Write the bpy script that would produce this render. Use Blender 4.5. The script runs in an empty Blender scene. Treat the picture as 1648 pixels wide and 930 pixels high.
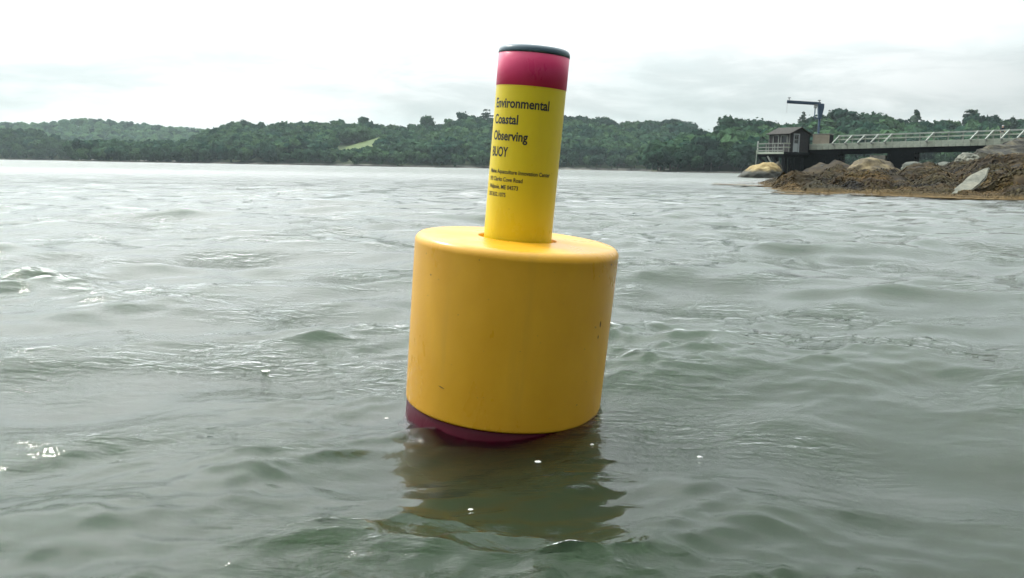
import bpy, bmesh, math, random
import numpy as np
from mathutils import Vector, Matrix, noise

random.seed(7)
rng = np.random.default_rng(7)
scene = bpy.context.scene
C = scene.collection
R = math.radians

# ------------------------------------------------------------------ camera
CAM_H, PITCH, ROLL, FPX = 0.59, 8.58, 1.0, 1293.0
cam = bpy.data.cameras.new('camera')
cam_o = bpy.data.objects.new('camera', cam)
C.objects.link(cam_o)
cam.sensor_width = 36.0
cam.lens = 36.0 * FPX / 1648.0
cam.clip_start, cam.clip_end = 0.02, 9000
CM = Matrix.Rotation(R(90 - PITCH), 4, 'X') @ Matrix.Rotation(R(ROLL), 4, 'Z')
CM.translation = (0, 0, CAM_H)
cam_o.matrix_world = CM
scene.camera = cam_o


def at(px, py, Y):
    """world point on the sight line of a photograph pixel at depth Y (used to survey real places)"""
    d = CM.to_3x3() @ Vector(((px - 824) / FPX, -(py - 465) / FPX, -1))
    return Vector((0, 0, CAM_H)) + d * (Y / d.y)


def on_level(px, py, z=0.0):
    d = CM.to_3x3() @ Vector(((px - 824) / FPX, -(py - 465) / FPX, -1))
    return Vector((0, 0, CAM_H)) + d * ((z - CAM_H) / d.z)


# ------------------------------------------------------------------ light
SUN_AZ, SUN_EL = R(-54), R(46)       # azimuth from +Y towards +X
SUN_DIR = Vector((math.sin(SUN_AZ) * math.cos(SUN_EL), math.cos(SUN_AZ) * math.cos(SUN_EL), math.sin(SUN_EL)))
sun = bpy.data.lights.new('sun', 'SUN')
sun.energy, sun.angle, sun.color = 1.5, R(7), (1.0, 0.96, 0.88)
sun_o = bpy.data.objects.new('sun', sun)
C.objects.link(sun_o)
sun_o.location = SUN_DIR * 50
sun_o.rotation_euler = SUN_DIR.to_track_quat('Z', 'Y').to_euler()

world = bpy.data.worlds.new('World')
scene.world = world
world.use_nodes = True
NT = world.node_tree
NT.nodes.clear()


class G:
    """small node-graph writer"""
    def __init__(s, nt):
        s.nt = nt

    def n(s, typ, ins=None, **props):
        nd = s.nt.nodes.new(typ)
        for k, v in props.items():
            setattr(nd, k, v)
        for k, v in (ins or {}).items():
            sock = nd.inputs[k]
            if hasattr(v, 'is_output'):
                s.nt.links.new(v, sock)
            else:
                sock.default_value = v
        return nd

    def math(s, op, a, b=0.0, c=None, clamp=False):
        ins = {0: a, 1: b}
        if c is not None:
            ins[2] = c
        nd = s.n('ShaderNodeMath', ins, operation=op, use_clamp=clamp)
        return nd.outputs[0]

    def maprange(s, v, a, b, c=0.0, d=1.0, smooth=True):
        nd = s.n('ShaderNodeMapRange', {0: v, 1: a, 2: b, 3: c, 4: d}, interpolation_type='SMOOTHSTEP' if smooth else 'LINEAR')
        return nd.outputs[0]

    def mix(s, f, a, b):
        nd = s.n('ShaderNodeMix', data_type='RGBA')
        for sock, v in ((nd.inputs[0], f), (nd.inputs[6], a), (nd.inputs[7], b)):
            if hasattr(v, 'is_output'):
                s.nt.links.new(v, sock)
            else:
                sock.default_value = v if not isinstance(v, tuple) or len(v) == 4 else (*v, 1)
        return nd.outputs[2]

    def noise(s, vec, scale, detail=4, rough=0.55, dist=0.0):
        ins = {'Scale': scale, 'Detail': detail, 'Roughness': rough, 'Distortion': dist}
        if vec is not None:
            ins['Vector'] = vec
        return s.n('ShaderNodeTexNoise', ins).outputs['Fac']

    def ramp(s, f, stops):
        nd = s.n('ShaderNodeValToRGB', {0: f})
        e = nd.color_ramp.elements
        while len(e) > 1:
            e.remove(e[0])
        e[0].position, e[0].color = stops[0][0], (*stops[0][1], 1)
        for p, c in stops[1:]:
            q = e.new(p)
            q.color = (*c, 1)
        return nd.outputs[0]

    def scaled(s, vec, sc, loc=(0, 0, 0)):
        return s.n('ShaderNodeMapping', {0: vec, 1: loc, 3: sc}).outputs[0]


g = G(NT)
tc = g.n('ShaderNodeTexCoord').outputs['Generated']
sky_t = g.n('ShaderNodeTexSky', sky_type='NISHITA', sun_disc=False, sun_elevation=SUN_EL, sun_rotation=SUN_AZ)
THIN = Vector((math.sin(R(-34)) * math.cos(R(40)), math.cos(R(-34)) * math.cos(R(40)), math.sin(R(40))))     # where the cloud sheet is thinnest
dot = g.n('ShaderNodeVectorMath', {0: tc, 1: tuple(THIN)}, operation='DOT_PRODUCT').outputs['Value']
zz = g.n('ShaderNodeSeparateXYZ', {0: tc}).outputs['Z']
# cloud sheet: bright towards its thin part, darkened behind camera to shade the buoy
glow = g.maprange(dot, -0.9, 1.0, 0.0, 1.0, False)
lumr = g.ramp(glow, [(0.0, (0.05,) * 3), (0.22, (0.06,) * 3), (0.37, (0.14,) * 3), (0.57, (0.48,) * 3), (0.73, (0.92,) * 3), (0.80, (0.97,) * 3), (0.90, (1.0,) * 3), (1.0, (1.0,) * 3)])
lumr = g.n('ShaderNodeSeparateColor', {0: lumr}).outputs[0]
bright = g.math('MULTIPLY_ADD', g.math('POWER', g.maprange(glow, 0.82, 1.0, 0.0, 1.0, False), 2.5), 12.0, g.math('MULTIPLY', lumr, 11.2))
n1 = g.noise(g.scaled(tc, (1, 1, 3.2), (0.3, 0.1, 0.0)), 2.6, 7, 0.55, 0.25)
n2 = g.noise(g.scaled(tc, (1, 1, 4.5), (4.1, 2.0, 1.3)), 6.5, 6, 0.6, 0.3)
cl = g.math('ADD', g.math('MULTIPLY', n1, 0.62), g.math('MULTIPLY', n2, 0.38))
cl = g.maprange(cl, 0.38, 0.62, 0.0, 1.0)
# low stratus bank above the horizon, with a ragged edge
zb = g.math('ADD', zz, g.math('MULTIPLY', g.math('SUBTRACT', n1, 0.5), 0.17))
bank = g.math('MULTIPLY', g.maprange(zb, 0.045, 0.075), g.maprange(zb, 0.16, 0.115))
dark = g.math('SUBTRACT', 1.0, g.math('MULTIPLY', cl, 0.16))
dark = g.math('MULTIPLY', dark, g.math('SUBTRACT', 1.0, g.math('MULTIPLY', g.math('MULTIPLY', bank, g.maprange(n2, 0.36, 0.60, 0.55, 1.0)), 0.25)))
# an overcast sky is brighter overhead than at the horizon
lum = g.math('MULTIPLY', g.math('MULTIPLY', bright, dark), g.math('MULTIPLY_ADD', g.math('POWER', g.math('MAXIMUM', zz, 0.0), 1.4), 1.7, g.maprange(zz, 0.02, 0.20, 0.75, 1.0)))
tint = g.mix(cl, (0.975, 1.0, 0.99), (0.91, 1.0, 0.99))
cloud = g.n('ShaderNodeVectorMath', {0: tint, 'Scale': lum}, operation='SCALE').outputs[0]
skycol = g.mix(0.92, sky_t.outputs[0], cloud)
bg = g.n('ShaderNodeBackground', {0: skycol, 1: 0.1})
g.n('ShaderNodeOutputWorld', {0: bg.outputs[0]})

scene.view_settings.view_transform = 'Standard'
scene.view_settings.look = 'None'
scene.view_settings.exposure = 0.32
scene.view_settings.gamma = 1.0
scene.cycles.use_denoising = True
scene.cycles.max_bounces = 10
scene.cycles.volume_bounces = 4
scene.cycles.caustics_reflective = False
scene.cycles.caustics_refractive = True


# ------------------------------------------------------------------ helpers
def tag(o, label=None, cat=None, group=None, kind=None):
    if label: o['label'] = label
    if cat: o['category'] = cat
    if group: o['group'] = group
    if kind: o['kind'] = kind
    return o


def empty(name, loc, rz=0.0):
    o = bpy.data.objects.new(name, None)
    o.empty_display_size = 0.2
    C.objects.link(o)
    o.location, o.rotation_euler = loc, (0, 0, rz)
    return o


def link(name, me, mat=None, parent=None):
    o = bpy.data.objects.new(name, me)
    C.objects.link(o)
    if parent is not None:
        o.parent = parent
    if mat is not None and not me.materials:
        me.materials.append(mat)
    return o


def bm_obj(name, bm, mat, parent=None, smooth=False):
    me = bpy.data.meshes.new(name)
    bmesh.ops.recalc_face_normals(bm, faces=bm.faces)
    bm.to_mesh(me)
    bm.free()
    if smooth:
        me.polygons.foreach_set('use_smooth', [True] * len(me.polygons))
    return link(name, me, mat, parent)


def np_mesh(name, V, F, mats, parent=None, smooth=False, mi=None, cols=None):
    """V (n,3), F (m,k) all faces of the same size"""
    me = bpy.data.meshes.new(name)
    V = np.ascontiguousarray(V, np.float32); F = np.ascontiguousarray(F, np.int32)
    me.vertices.add(len(V)); me.vertices.foreach_set('co', V.ravel())
    m, k = F.shape
    me.loops.add(m * k); me.loops.foreach_set('vertex_index', F.ravel())
    me.polygons.add(m)
    me.polygons.foreach_set('loop_start', np.arange(0, m * k, k, dtype=np.int32))
    me.polygons.foreach_set('loop_total', np.full(m, k, np.int32))
    if smooth: me.polygons.foreach_set('use_smooth', np.ones(m, bool))
    for q in (mats if isinstance(mats, (list, tuple)) else [mats]): me.materials.append(q)
    if mi is not None: me.polygons.foreach_set('material_index', np.asarray(mi, np.int32))
    if cols is not None:
        a = me.color_attributes.new('tint', 'FLOAT_COLOR', 'POINT')
        a.data.foreach_set('color', np.ascontiguousarray(np.c_[cols, np.ones(len(V))], np.float32).ravel())
    me.update(); me.validate()
    return link(name, me, None, parent)


def box(bm, c, s, rot=None):
    """box centred at c of size s, optionally turned by a 3x3/4x4 matrix"""
    m = Matrix.Translation(c) @ (rot.to_4x4() if rot is not None else Matrix.Identity(4)) @ Matrix.Diagonal((*s, 1))
    return bmesh.ops.create_cube(bm, size=1, matrix=m)['verts']


def bar(bm, a, b, w, h=None):
    """square bar between two points"""
    a, b = Vector(a), Vector(b)
    d = b - a
    q = d.to_track_quat('Z', 'Y').to_matrix()
    box(bm, (a + b) / 2, (w, h or w, d.length), q)


def tube(bm, a, b, r1, r2=None, n=12):
    a, b = Vector(a), Vector(b)
    d = b - a
    m = Matrix.Translation((a + b) / 2) @ d.to_track_quat('Z', 'Y').to_matrix().to_4x4()
    bmesh.ops.create_cone(bm, cap_ends=True, segments=n, radius1=r1, radius2=r1 if r2 is None else r2, depth=d.length, matrix=m)


def bevel(bm, w, seg=1):
    bmesh.ops.bevel(bm, geom=bm.edges[:], offset=w, segments=seg, affect='EDGES', clamp_overlap=True)


def lathe(name, prof, mat, parent=None, n=96, smooth=True):
    """prof: list of (r, z); r = 0 closes an end"""
    V, F = [], []
    idx = []
    for r, z in prof:
        if r <= 1e-6:
            idx.append([len(V)]); V.append((0, 0, z))
        else:
            idx.append(list(range(len(V), len(V) + n)))
            V += [(r * math.cos(2 * math.pi * k / n), r * math.sin(2 * math.pi * k / n), z) for k in range(n)]
    for a, b in zip(idx, idx[1:]):
        for k in range(n):
            l = (k + 1) % n
            if len(a) == 1 and len(b) == 1: continue
            if len(a) == 1: F.append((a[0], b[l], b[k]))
            elif len(b) == 1: F.append((a[k], a[l], b[0]))
            else: F.append((a[k], a[l], b[l], b[k]))
    me = bpy.data.meshes.new(name)
    me.from_pydata(V, [], F)
    me.polygons.foreach_set('use_smooth', [smooth] * len(F))
    o = link(name, me, mat, parent)
    return o


def mat(name, c1, c2=None, scale=3.0, rough=0.6, bump=0.0, bscale=None, detail=5, coord='Object', metal=0.0, stretch=(1, 1, 1), spec=0.5, c3=None, lo=0.35, hi=0.65):
    m = bpy.data.materials.new(name)
    m.use_nodes = True
    nt = m.node_tree
    nt.nodes.clear()
    q = G(nt)
    vec = q.scaled(q.n('ShaderNodeTexCoord').outputs[coord], stretch)
    f = q.noise(vec, scale, detail, 0.6, 0.2)
    stops = [(lo, c1), (hi, c2 or c1)]
    if c3: stops = [(lo, c1), ((lo + hi) / 2, c2), (hi, c3)]
    col = q.ramp(f, stops)
    p = q.n('ShaderNodeBsdfPrincipled', {'Base Color': col, 'Roughness': rough, 'Metallic': metal, 'Specular IOR Level': spec})
    if bump:
        h = q.noise(vec, bscale or scale * 3, 6, 0.65)
        b = q.n('ShaderNodeBump', {'Strength': bump, 'Distance': 0.05, 'Height': h})
        nt.links.new(b.outputs[0], p.inputs['Normal'])
    q.n('ShaderNodeOutputMaterial', {0: p.outputs[0]})
    m['q'] = 1
    return m


# ------------------------------------------------------------------ water
def make_water_material():
    m = bpy.data.materials.new('murky_water')
    m.use_nodes = True
    nt = m.node_tree
    nt.nodes.clear()
    q = G(nt)
    pos = q.n('ShaderNodeNewGeometry').outputs['Position']
    dist = q.n('ShaderNodeVectorMath', {0: pos}, operation='LENGTH').outputs['Value']
    # ripples too fine for the mesh
    r1 = q.noise(q.n('ShaderNodeMapping', {0: pos, 2: (0, 0, R(-14)), 3: (0.32, 1.0, 1.0)}).outputs[0], 34.0, 4, 0.55, 0.6)
    r2 = q.noise(q.scaled(pos, (0.35, 1.0, 1.0)), 2.2, 4, 0.6, 0.3)
    patch = q.maprange(q.noise(q.scaled(pos, (0.5, 1, 1)), 1.6, 3, 0.5), 0.42, 0.66)
    near = q.math('MULTIPLY', q.maprange(dist, 5.0, 14.0, 1.0, 0.35), q.math('MULTIPLY_ADD', patch, 0.92, 0.08))
    far = q.maprange(dist, 5.0, 25.0, 0.0, 1.0)
    b1 = q.n('ShaderNodeBump', {'Strength': near, 'Distance': 0.020, 'Height': r1})
    b2 = q.n('ShaderNodeBump', {'Strength': far, 'Distance': 0.10, 'Height': r2, 'Normal': b1.outputs[0]})
    rough = q.maprange(dist, 3.0, 60.0, 0.02, 0.26)
    nrm = b2.outputs[0]
    thru = q.n('ShaderNodeBsdfRefraction', {0: (1, 1, 1, 1), 'Roughness': 0.02, 'IOR': 1.333, 'Normal': nrm})
    gl = q.n('ShaderNodeBsdfGlossy', {0: (1, 1, 1, 1), 'Roughness': rough, 'Normal': nrm})
    fr_ = q.n('ShaderNodeFresnel', {'IOR': 1.333, 'Normal': nrm})
    # mean reflectance of chop too fine to resolve far out
    frn = q.math('MULTIPLY', fr_.outputs[0], q.maprange(dist, 12.0, 90.0, 1.0, 0.55))
    mx_ = q.n('ShaderNodeMixShader', {0: frn, 1: thru.outputs[0], 2: gl.outputs[0]})
    # silty, greenish body
    vol = q.n('ShaderNodeVolumePrincipled', {'Color': (0.33, 0.46, 0.315, 1), 'Density': 3.2, 'Anisotropy': 0.35})
    q.n('ShaderNodeOutputMaterial', {0: mx_.outputs[0], 1: vol.outputs[0]})
    return m


def wave_height(X, Y, spacing):
    """sum of trains of waves; returns dx, dy, dz. spacing = local mesh step"""
    w = np.random.default_rng(23)
    dx = np.zeros_like(X); dy = np.zeros_like(X); dz = np.zeros_like(X)
    bands = [(2.2, 4.5, 0.020, 10, 22), (1.0, 2.2, 0.058, 16, 26), (0.5, 1.0, 0.100, 26, 28), (0.26, 0.5, 0.100, 34, 32), (0.12, 0.26, 0.15, 50, 34), (0.045, 0.12, 0.20, 80, 30)]
    pm = 0.5 + 0.5 * np.sin(0.9 * X + 1.3 * Y + 1.1 * np.sin(0.8 * Y - 0.5 * X)) * np.sin(0.55 * X - 1.1 * Y + 1.7 + 0.8 * np.sin(1.3 * X))
    long_z = None
    for k, (l0, l1, slope, n, spread) in enumerate(bands):
        if k == 4:
            long_z = dz.copy()
            crest = np.clip(0.5 + long_z / 0.045, 0, 1)
            gate = (0.30 + 1.6 * pm ** 2.0) * (0.32 + 1.1 * crest)
        for i in range(n):
            lam = l0 * (l1 / l0) ** w.random()
            a = math.radians(-78 + spread * w.normal())      # travelling towards the lower right, crests across the view
            kx, ky = math.cos(a) * 2 * math.pi / lam, math.sin(a) * 2 * math.pi / lam
            amp = slope * lam / (2 * math.pi) * math.sqrt(2.0 / n) * (0.6 + 0.8 * w.random())
            ph = kx * X + ky * Y + w.random() * 6.283
            att = np.clip((lam / spacing - 1.3) / 2.0, 0, 1)
            A = amp * att
            if k >= 4: A = A * gate
            c = np.cos(ph)
            dz += A * c
            s = np.sin(ph) * A * 0.85
            dx -= s * math.cos(a); dy -= s * math.sin(a)
    return dx, dy, dz


BUOY = Vector((-0.0180, 1.975, 0.008))


def build_water():
    th = [R(58)]
    while True:
        t = th[-1]
        r = CAM_H / math.tan(t)
        step_a = R(0.105)
        dr_a = step_a * (r * r + CAM_H ** 2) / CAM_H
        dr = min(dr_a, max(0.0128 * r, 0.004))
        r2 = r + dr
        if r2 > 1900: break
        th.append(math.atan2(CAM_H, r2))
    rad = np.array([0.02, 0.12, 0.22, 0.30] + [CAM_H / math.tan(t) for t in th])
    ang = np.concatenate([np.linspace(-180, -44, 60, endpoint=False), np.linspace(-44, 44, 980), np.linspace(44, 180, 61)[1:-1]])
    ang = np.radians(ang)
    dang = np.gradient(ang); drad = np.gradient(rad)
    RR, AA = np.meshgrid(rad, ang, indexing='ij')
    X, Y = RR * np.sin(AA), RR * np.cos(AA)
    sp = np.maximum(np.meshgrid(drad, ang, indexing='ij')[0], RR * np.meshgrid(rad, dang, indexing='ij')[1])
    dx, dy, dz = wave_height(X, Y, sp)
    # water lies a little lower to the left of the buoy and laps up its right flank
    bx, by = X - BUOY.x, Y - BUOY.y
    fall = np.exp(-(bx ** 2 + by ** 2) / (2 * 0.42 ** 2))
    flat = 1 - 0.5 * np.exp(-(bx ** 2 + by ** 2) / (2 * 0.27 ** 2))
    dz = dz * flat + fall * (-0.010 + 0.085 * np.clip(bx, -0.4, 0.4))
    far_flat = np.clip((500 - RR) / 300, 0, 1)
    V = np.stack([X + dx * flat * far_flat, Y + dy * flat * far_flat, dz * far_flat], -1).reshape(-1, 3)
    nr, na = RR.shape
    i = np.arange(nr - 1)[:, None] * na
    j = np.arange(na)[None, :]
    j2 = (j + 1) % na
    F = np.stack([i + j, i + j2, i + na + j2, i + na + j], -1).reshape(-1, 4)
    o = np_mesh('water', V, F, make_water_material(), smooth=True)
    tag(o, kind='structure')
    bm = bmesh.new()
    bmesh.ops.create_grid(bm, x_segments=8, y_segments=8, size=2100, matrix=Matrix.Translation((0, 0, -2.6)))
    tag(bm_obj('seabed', bm, mat('mud', (0.03, 0.035, 0.025), (0.05, 0.055, 0.04), 0.5, 0.9)), kind='structure')
    return o, len(F)


water, nwater = build_water()
print('water quads', nwater)

# ------------------------------------------------------------------ woods and hills
def leaf_material(name, attr):
    m = bpy.data.materials.new(name)
    m.use_nodes = True
    nt = m.node_tree
    nt.nodes.clear()
    q = G(nt)
    if attr:
        col = q.n('ShaderNodeVertexColor', layer_name='tint').outputs[0]
    else:
        rnd = q.n('ShaderNodeObjectInfo').outputs['Random']
        col = q.ramp(rnd, [(0.0, (0.026, 0.054, 0.042)), (0.45, (0.033, 0.070, 0.047)), (0.8, (0.045, 0.090, 0.050)), (1.0, (0.062, 0.112, 0.052))])
    pos = q.n('ShaderNodeNewGeometry').outputs['Position']
    v = q.maprange(q.noise(pos, 0.9, 3, 0.6), 0.3, 0.7, 0.7, 1.3)
    col = q.n('ShaderNodeVectorMath', {0: col, 'Scale': v}, operation='SCALE').outputs[0]
    d = q.n('ShaderNodeBsdfDiffuse', {0: col})
    t = q.n('ShaderNodeBsdfTranslucent', {0: col})
    mx = q.n('ShaderNodeMixShader', {0: 0.25, 1: d.outputs[0], 2: t.outputs[0]})
    q.n('ShaderNodeOutputMaterial', {0: mx.outputs[0]})
    return m


LEAF_ATTR = leaf_material('wood_leaves', True)
LEAF_OBJ = leaf_material('tree_leaves', False)
BARK = mat('bark', (0.05, 0.042, 0.034), (0.10, 0.085, 0.07), 2.0, 0.9, 0.5)
NEEDLE = mat('pine_needles', (0.020, 0.045, 0.028), (0.035, 0.070, 0.038), 0.8, 0.9)


def crown_quads(kind, n, r):
    """leaf clumps for one crown, unit height 1, returned as (n*4, 3) vertices"""
    P, N = [], []
    if kind == 'broad':
        lobes = [((0, 0, 0.66), 0.30)]
        for k in range(r.integers(6, 9)):
            a = r.random() * 6.283
            d = 0.12 + 0.14 * r.random()
            z = 0.40 + 0.42 * r.random()
            lobes.append(((d * math.cos(a), d * math.sin(a), z), 0.13 + 0.10 * r.random()))
        for k in range(n):
            c, q = lobes[r.integers(len(lobes))]
            v = r.normal(size=3); v /= np.linalg.norm(v)
            P.append(np.array(c) + v * q * (0.75 + 0.33 * r.random()))
            N.append(v + 0.5 * r.normal(size=3))
    elif kind == 'umbrella':      # old white pine: flat shelves of needles
        shelves = [(0.55 + 0.43 * r.random(), 0.30 * r.random(), r.random() * 6.283) for _ in range(9)]
        for k in range(n):
            z, d, a = shelves[r.integers(len(shelves))]
            d2 = math.sqrt(r.random()) * 0.17
            a2 = r.random() * 6.283
            w = 1.25 - z
            P.append(np.array((d * w * math.cos(a) + d2 * math.cos(a2), d * w * math.sin(a) + d2 * math.sin(a2), z + 0.02 * r.normal())))
            N.append(np.array((0, 0, 1)) + 0.6 * r.normal(size=3))
    else:                         # spire: pointed spruce
        for k in range(n):
            z = 0.12 + 0.88 * (1 - math.sqrt(r.random()))
            w = 0.21 * (1.0 - z) ** 0.8 * (0.75 + 0.25 * math.cos(z * 60)) + 0.008
            a = r.random() * 6.283
            P.append(np.array((w * math.cos(a), w * math.sin(a), z)))
            N.append(np.array((math.cos(a), math.sin(a), 0.5)) + 0.5 * r.normal(size=3))
    core = lobes if kind == 'broad' else []
    P, N = np.array(P), np.array(N)
    N /= np.linalg.norm(N, axis=1)[:, None]
    T = np.cross(N, r.normal(size=N.shape)); T /= np.linalg.norm(T, axis=1)[:, None]
    B = np.cross(N, T)
    s = {'broad': 0.062, 'umbrella': 0.05, 'spire': 0.045}[kind] * (0.6 + 0.8 * r.random(len(P)))[:, None] * math.sqrt(300 / n)
    s2 = s * (0.6 + 0.5 * r.random(len(P)))[:, None]
    Q = np.stack([P - T * s - B * s2 * 0.3, P + T * s * 0.4 - B * s2, P + T * s + B * s2 * 0.4, P - T * s * 0.3 + B * s2], 1)
    Q = Q.reshape(-1, 3)
    extra = []
    for c, rad_ in core:       # inner foliage of each limb, so that the sky does not show through the middle
        rad_ = rad_ * 0.80
        for axis in range(3):
            for sg in (-1, 1):
                for i_ in (-1, 0):
                    for j_ in (-1, 0):
                        for di, dj in ((0, 0), (1, 0), (1, 1), (0, 1)):
                            v = np.zeros(3); v[axis] = sg; v[(axis + 1) % 3] = i_ + di; v[(axis + 2) % 3] = j_ + dj
                            v /= np.linalg.norm(v)
                            extra.append(np.array(c) + v * rad_)
    return np.concatenate([Q, np.array(extra)]) if extra else Q


def trunk_quads(kind):
    V, F = [], []
    def limb(a, b, r1, r2, n=5):
        a, b = np.array(a, float), np.array(b, float)
        d = (b - a) / np.linalg.norm(b - a)
        u = np.cross(d, (0.3, 1, 0.1)); u /= np.linalg.norm(u); v = np.cross(d, u)
        i0 = len(V)
        for p, q in ((a, r1), (b, r2)):
            for k in range(n):
                t = 2 * math.pi * k / n
                V.append(p + q * (math.cos(t) * u + math.sin(t) * v))
        for k in range(n):
            l = (k + 1) % n
            F.append((i0 + k, i0 + l, i0 + n + l, i0 + n + k))
    top = {'broad': 0.72, 'umbrella': 0.97, 'spire': 0.98}[kind]
    limb((0, 0, -0.06), (0.01, 0, 0.35), 0.026, 0.019)
    limb((0.01, 0, 0.35), (0, 0.01, top), 0.019, 0.004)
    if kind != 'spire':
        for k in range(5):
            a = k * 2.4
            z = 0.34 + 0.09 * k if kind == 'broad' else 0.58 + 0.08 * k
            limb((0, 0, z), (0.2 * math.cos(a), 0.2 * math.sin(a), z + (0.18 if kind == 'broad' else 0.03)), 0.010, 0.003, 4)
    return np.array(V), np.array(F)


tr = np.random.default_rng(5)
PROTO_LO = [crown_quads('broad', 110, tr) for _ in range(8)]


def lin(tab, x):
    return np.interp(x, [a for a, _ in tab], [b for _, b in tab])


# skyline of each landform in photograph pixels, its shore distance and ridge distance
FAR_SKY = [(-420, 214), (-200, 206), (-60, 199), (0, 197), (40, 195), (60, 197), (100, 193), (135, 190), (180, 190), (220, 195), (260, 199), (300, 203), (340, 206), (420, 208), (520, 222), (620, 232)]
HEAD_SKY = [(-420, 196), (-200, 199), (-60, 202), (0, 203), (40, 205), (70, 206), (100, 212), (120, 222), (140, 236), (150, 250)]
MID_SKY = [(135, 252), (200, 250), (250, 247), (290, 239), (318, 226), (342, 209), (362, 201), (395, 197), (420, 198), (500, 195), (560, 193), (595, 193), (605, 199), (640, 202), (665, 198), (700, 200), (720, 194), (745, 182), (770, 185), (800, 188), (840, 184), (880, 181), (915, 184), (945, 185), (975, 191), (1000, 193), (1030, 190), (1055, 188), (1080, 190), (1100, 196), (1113, 205), (1140, 215), (1200, 232), (1300, 250)]
RIGHT_SKY = [(1040, 246), (1070, 232), (1100, 212), (1120, 205), (1145, 203), (1158, 196), (1175, 190), (1215, 191), (1240, 188), (1270, 186), (1290, 184), (1340, 182), (1360, 178), (1395, 182), (1420, 184), (1440, 188), (1460, 189), (1490, 185), (1520, 188), (1545, 184), (1575, 184), (1595, 190), (1648, 192), (1720, 188), (1900, 180), (2300, 176)]

LAND = [  # name, table, shore Y, ridge Y, tree height, step
    ('far_hill', FAR_SKY, 930, 1120, 13, 9.5),
    ('headland', HEAD_SKY, 640, 700, 15, 7.5),
    ('wooded_hill', MID_SKY, 470, 640, 14, 7.2),
    ('wooded_bank', RIGHT_SKY, 300, 370, 13, 6.0),
]
GRASS = mat('hill_ground', (0.045, 0.07, 0.03), (0.08, 0.10, 0.04), 0.05, 0.95, 0.0)
MEADOW = mat('meadow_grass', (0.065, 0.105, 0.028), (0.105, 0.145, 0.036), 0.06, 0.95, 0.0)
SHORE_ROCK = mat('far_shore_rock', (0.10, 0.10, 0.085), (0.38, 0.36, 0.31), 0.12, 0.9, 0.0)


def land_profile(tab, x, u, shoreY, ridgeY, th):
    """ground point of a landform at pixel column x, u = 0 shore .. 1 ridge .. 1.6 behind"""
    Y = shoreY + (ridgeY - shoreY) * u
    d = CM.to_3x3() @ Vector(((x - 824) / FPX, -(float(lin(tab, x)) - 465) / FPX, -1))
    ztop = CAM_H + d.z * ridgeY / d.y - th * 0.93
    ztop = max(ztop, 0.8)
    s = min(u, 1.0)
    z = 0.5 * min(1, s * 8) + (ztop - 0.5) * (0.75 * s + 0.25 * s * s) if u <= 1 else ztop - (u - 1) * 6
    xw = (x - 824) / FPX * (Y / 0.9888)
    return Vector((xw, Y, z - (0.9 if u <= 0.001 else 0)))


MEADOW_Y0, MEADOW_Y1 = 520, 585


def meadow_foot(x):
    return 240 - 0.14 * (x - 550)


tree_spots = []
fr = np.random.default_rng(11)
for name, tab, sY, rY, th, step in LAND:
    x0, x1 = tab[0][0], tab[-1][0]
    xs = np.linspace(x0, x1, 90)
    us = [0, 0.01, 0.06, 0.15, 0.3, 0.45, 0.6, 0.75, 0.9, 1.0, 1.15, 1.6]
    V = [land_profile(tab, x, u, sY, rY, th) for x in xs for u in us]
    nu = len(us)
    F = [(i * nu + j, (i + 1) * nu + j, (i + 1) * nu + j + 1, i * nu + j + 1) for i in range(len(xs) - 1) for j in range(nu - 1)]
    mi = [1 if (k % (nu - 1)) < 2 else 0 for k in range(len(F))]
    tag(np_mesh(name, np.array(V), np.array(F), [GRASS, SHORE_ROCK], smooth=True, mi=mi), kind='structure')
    # trees
    depth = (rY - sY)
    nrow = int(depth * 1.12 / step)
    Vs, Cs = [], []
    for row in range(nrow):
        u = 0.03 + 1.12 * row / nrow
        Y = sY + depth * u
        px_step = step / Y * FPX
        x = x0 + fr.random() * px_step
        while x < x1:
            xx = x + (fr.random() - 0.5) * px_step * 0.9
            uu = max(0.02, u + (fr.random() - 0.5) * 0.8 / nrow)
            x += px_step * (0.8 + 0.4 * fr.random())
            p = land_profile(tab, xx, uu, sY, rY, th)
            h = th * (0.72 + 0.42 * fr.random()) * (0.75 if uu < 0.08 else 1)
            if name == 'wooded_hill' and 540 < xx < 616:      # room for the small meadow and a clear view up to it
                if MEADOW_Y0 - 4 < p.y < MEADOW_Y1 + 4: continue
                if p.y < MEADOW_Y0:
                    lim = at(xx, meadow_foot(xx) + 1.5 + 3 * fr.random(), p.y).z
                    h = min(h, max(2.5, lim - p.z + 0.12 * h))
            tree_spots.append((name, p, h, xx, uu))
INDIV = [t for t in tree_spots if t[0] in ('wooded_bank', 'wooded_hill') and (1050 < t[3] < 1700 if t[0] == 'wooded_bank' else 900 < t[3] < 1130)]


def visible_rank(t):       # nearer rows and skyline rows show largest
    return t[4] if t[4] < 0.62 else max(0.0, abs(0.95 - t[4]) * 1.2)


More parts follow.
